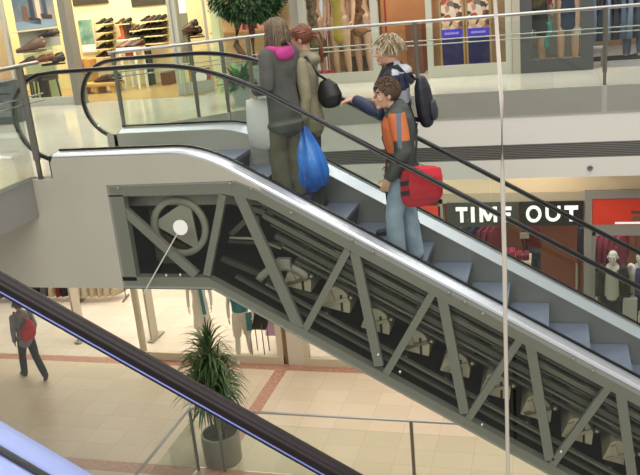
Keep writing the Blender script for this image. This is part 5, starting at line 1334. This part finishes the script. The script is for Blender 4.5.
for j in range(6):
    q = atY(594+j*5.6, 231, 15.6); garment('top', 'burgundy top on the rack under the red sign, %s from the column' % ORD[j], 'top', 'top', (q.x, 15.6, ra.z-.04), 1.1, cm['burgundy'], 'burgundy tops under the red sign', j)

# ------------------------------------------------------------------ lower left: bright clothes shop
struct(MB().box((-26, 20.8, 0), (-2.7, 21, 4.4)), 'wall_back', mat('bright_shop_wall', 'efe6d6', .7))
dx0 = atZ(149, 355, 0).x
window(6, dx0-.06, atZ(283, 367, 0).x, YF2, 0, 3.0, cream_frame, fw=.12, fb=.17)
pm_ = mat('cream_pillar', 'd8cfbb', .6)
a = atZ(284, 368, 0); b = atZ(301, 369, 0)
struct(MB().box((a.x+.06, YF2-.03, 0), (b.x+.05, YF2+.3, zb)), 'trim_24', pm_)
struct(MB().box((a.x-.02, YF2-.0, 0), (a.x+.06, YF2+.2, zb)), 'trim_25', mat('brown_strip', '8a6a4c', .5))
window(7, b.x+.05, -2.7, YF2, 0, 3.0, cream_frame, fw=.1, fb=.16)
struct(MB().box((-26, YF2, 3.0), (-2.65, YF2+.2, zb+.01)), 'wall_header', pm_)
gate_m = mat('gate_white', 'b5ad9c', .4)
for px, py, lab in ((79, 343, 'first white security gate panel in the shop entrance, nearer the walking person'), (152, 342, 'white security gate panel against the door frame of the bright shop')):
    q = atZ(px, py, 0); t = thing('security_gate', lab, 'security gate', (q.x, q.y, 0))
    MB().box((q.x-.025, q.y-.02, .04), (q.x+.025, q.y+.30, 1.5)).build('panel', gate_m, t, bevel=.015); MB().box((q.x-.07, q.y-.08, 0), (q.x+.07, q.y+.5, .05)).build('base', mat('gate_base', '9a9488', .5), t, bevel=.01)
for j, (px, n) in enumerate(((20, 6), (62, 6), (103, 6))):
    q = atZ(px, 300, 0); t = rail_rack('%s clothes rack deep inside the bright shop' % ['dark', 'mixed', 'pale'][j], q.x, q.y, 0, 1.3, 1.2, .2)
    for k in range(n):
        d = (k-2.5)*.19; c = [['black', 'dark red', 'grey', 'black', 'navy', 'black'], ['black', 'grey', 'cream', 'dark red', 'black', 'cream'], ['cream'] * 6][j][k]
        garment('dress', '%s dress, %s on the %s rack in the bright shop' % (c, ORD[k], ['dark', 'mixed', 'pale'][j]), 'dress', 'dress', (q.x+d*math.cos(.2), q.y+d*math.sin(.2), 1.22), 1.3, cm[c], 'dresses in the bright shop', k)
tl = mat('teal_cloth', '2f7f88', .7); wd = mat('white_linen', 'ddd5c6', .8, bump=.2, bscale=8); pkc = mat('lilac_cloth', 'b79ab8', .8)
t, P = mannequin('pale mannequin in a white dress with teal scarf behind the palm', None, 0, 1.8, MCOL)
skirt_dress(P, [wd], t, [(.45, 0, .15, .2)]+DR[1:]); 
MB().sweep([P.L(.12, .05, 1.42), P.L(.17, .07, 1.25), P.L(.17, .09, .95), P.L(.18, .1, .75)], [(-.035, -.008), (.035, -.008), (.035, .008), (-.035, .008)], up=(1, 0, 0)).build('scarf', tl, t)
q = atZ(203, 348, 0); put(t, (q.x, 14.75, 0), -1.3)
t, P = mannequin('mannequin with bare legs, white shorts and teal sash beside the black stand', None, 0, 1.8, MCOL, knR=(.10, -.1, .5), anR=(.16, -.12, .085), anL=(-.06, .1, .085))
trousers(P, [wd], t, end=.0, wide=.012, name='shorts'); jacket(P, [tl], t, hem=1.02, name='top', arms=())
m = MB(); m.sweep([P.L(.10, .15, .98), P.L(.13, .16, .8), P.L(.13, .15, .62)], [(-.05, -.01), (.05, -.01), (.05, .01), (-.05, .01)], up=(1, 0, 0)); m.build('sash', tl, t)
q = atZ(246, 357, 0); put(t, (q.x, q.y, 0), -1.3)
q = atZ(259, 357, 0); t = thing('stand', 'thin legged metal stand with a black cloth top in the bright shop window', 'stand', (q.x, q.y, 0))
for sx in (-.13, .13):
    for sy in (0, .3): MB().tube([(q.x+sx, q.y+sy, 0), (q.x+sx, q.y+sy, .72)], .012, n=8).build('leg', mat('stand_grey', '6a6258', .4, .5), t)
m = MB(); m.smooth = True; m.loft([(q.x-.17, q.y+.15, .73), (q.x, q.y+.15, .75), (q.x+.18, q.y+.15, .72)], [(.2, .06), (.21, .085), (.19, .06)], n=16)
m.build('cloth_top', black_m, t, remesh=.012)
q = atZ(272, 352, 0)
garment('dress', 'lilac garment hanging behind the black topped stand', 'dress', 'dress', (q.x, q.y+.5, 1.22), .2, pkc, None, 2)
m = MB().tube([(q.x-.25, q.y+.5, 1.3), (q.x+.25, q.y+.5, 1.3)], .012, n=8).tube([(q.x-.25, q.y+.5, 1.3), (q.x-.25, q.y+.5, 0)], .012, n=8).tube([(q.x+.25, q.y+.5, 1.3), (q.x+.25, q.y+.5, 0)], .012, n=8)
tag(m.build('clothes_rail', MATS['stand_grey'], origin=(q.x, q.y+.5, 0)), 'small metal rail holding the lilac garment in the bright window', 'rail')
# ------------------------------------------------------------------ light
sc = bpy.context.scene
sc.view_settings.view_transform = 'Standard'; sc.view_settings.look = 'None'; sc.view_settings.exposure = 0
w = bpy.data.worlds.new('world'); sc.world = w; w.use_nodes = True
w.node_tree.nodes['Background'].inputs[0].default_value = (*lin('f0eeea'), 1); w.node_tree.nodes['Background'].inputs[1].default_value = .7
lamp('skylight', 'AREA', (1, 6.5, 15), 800, 9, (1, .98, .96), size_y=7)
lamp('front_fill', 'AREA', (-1, -2.5, 10.5), 500, 7, (1, .97, .92), rot=(math.radians(58), 0, 0), size_y=3)  # added fill from the camera side, brightens truss and people
warm = (1, .90, .74)
lamp('shoe_shop_lamp', 'AREA', (-8, 12.9, 8.5), 230, 4.5, warm, size_y=1.8)
lamp('board_lamp', 'AREA', (-4.4, 12.7, 8.5), 55, 1.2, (1, .93, .82))
lamp('dress_shop_lamp', 'AREA', (-2.9, 13.2, 8.5), 50, 1.6, (1, .95, .88))
lamp('entrance_lamp', 'AREA', (-1.9, 13.3, 8.5), 25, .8, warm)
lamp('blue_window_lamp', 'AREA', (-1, 12.9, 8.5), 40, 1.2, (1, .95, .88))
lamp('dark_window_lamp', 'AREA', (.1, 13.2, 8.5), 30, .9, (1, .98, .96))
lamp('jeans_shop_lamp', 'AREA', (2, 13.8, 8.5), 70, 2, (.97, .98, 1))
lamp('gallery_lamp', 'AREA', (-2, 11.6, 9.5), 100, 9, (1, .98, .95), size_y=1)
lamp('bright_shop_lamp', 'AREA', (-10, 17, 4.3), 430, 9, (1, .95, .87), size_y=5)
lamp('window_lamp', 'AREA', (-6.6, 14.8, 4.2), 80, 2.5, (1, .95, .9), size_y=.8)
lamp('black_sign_shop_lamp', 'AREA', (-.8, 15.6, 4.4), 75, 2.4, (1, .92, .82), size_y=1.8)
lamp('red_sign_shop_lamp', 'AREA', (1.7, 15, 4.4), 70, 1.8, (1, .96, .9), size_y=1.4)
lamp('bulkhead_downlight', 'SPOT', (-.05, 13.6, 4.4), 30, .05, (1, .85, .6)).data.spot_size = 2.0
lamp('lower_hall_lamp', 'AREA', (-9.5, 12.2, 5.2), 380, 5, (1, .95, .87), size_y=2.2)
lamp('lower_hall_lamp', 'AREA', (-2.5, 12.4, 4.4), 120, 5, (1, .95, .88), size_y=1.6)
lamp('gallery_downlight', 'AREA', (-8, 9, 10.5), 230, 4, (1, .96, .86), size_y=4)
sc.cycles.max_bounces = 8; sc.cycles.transparent_max_bounces = 24
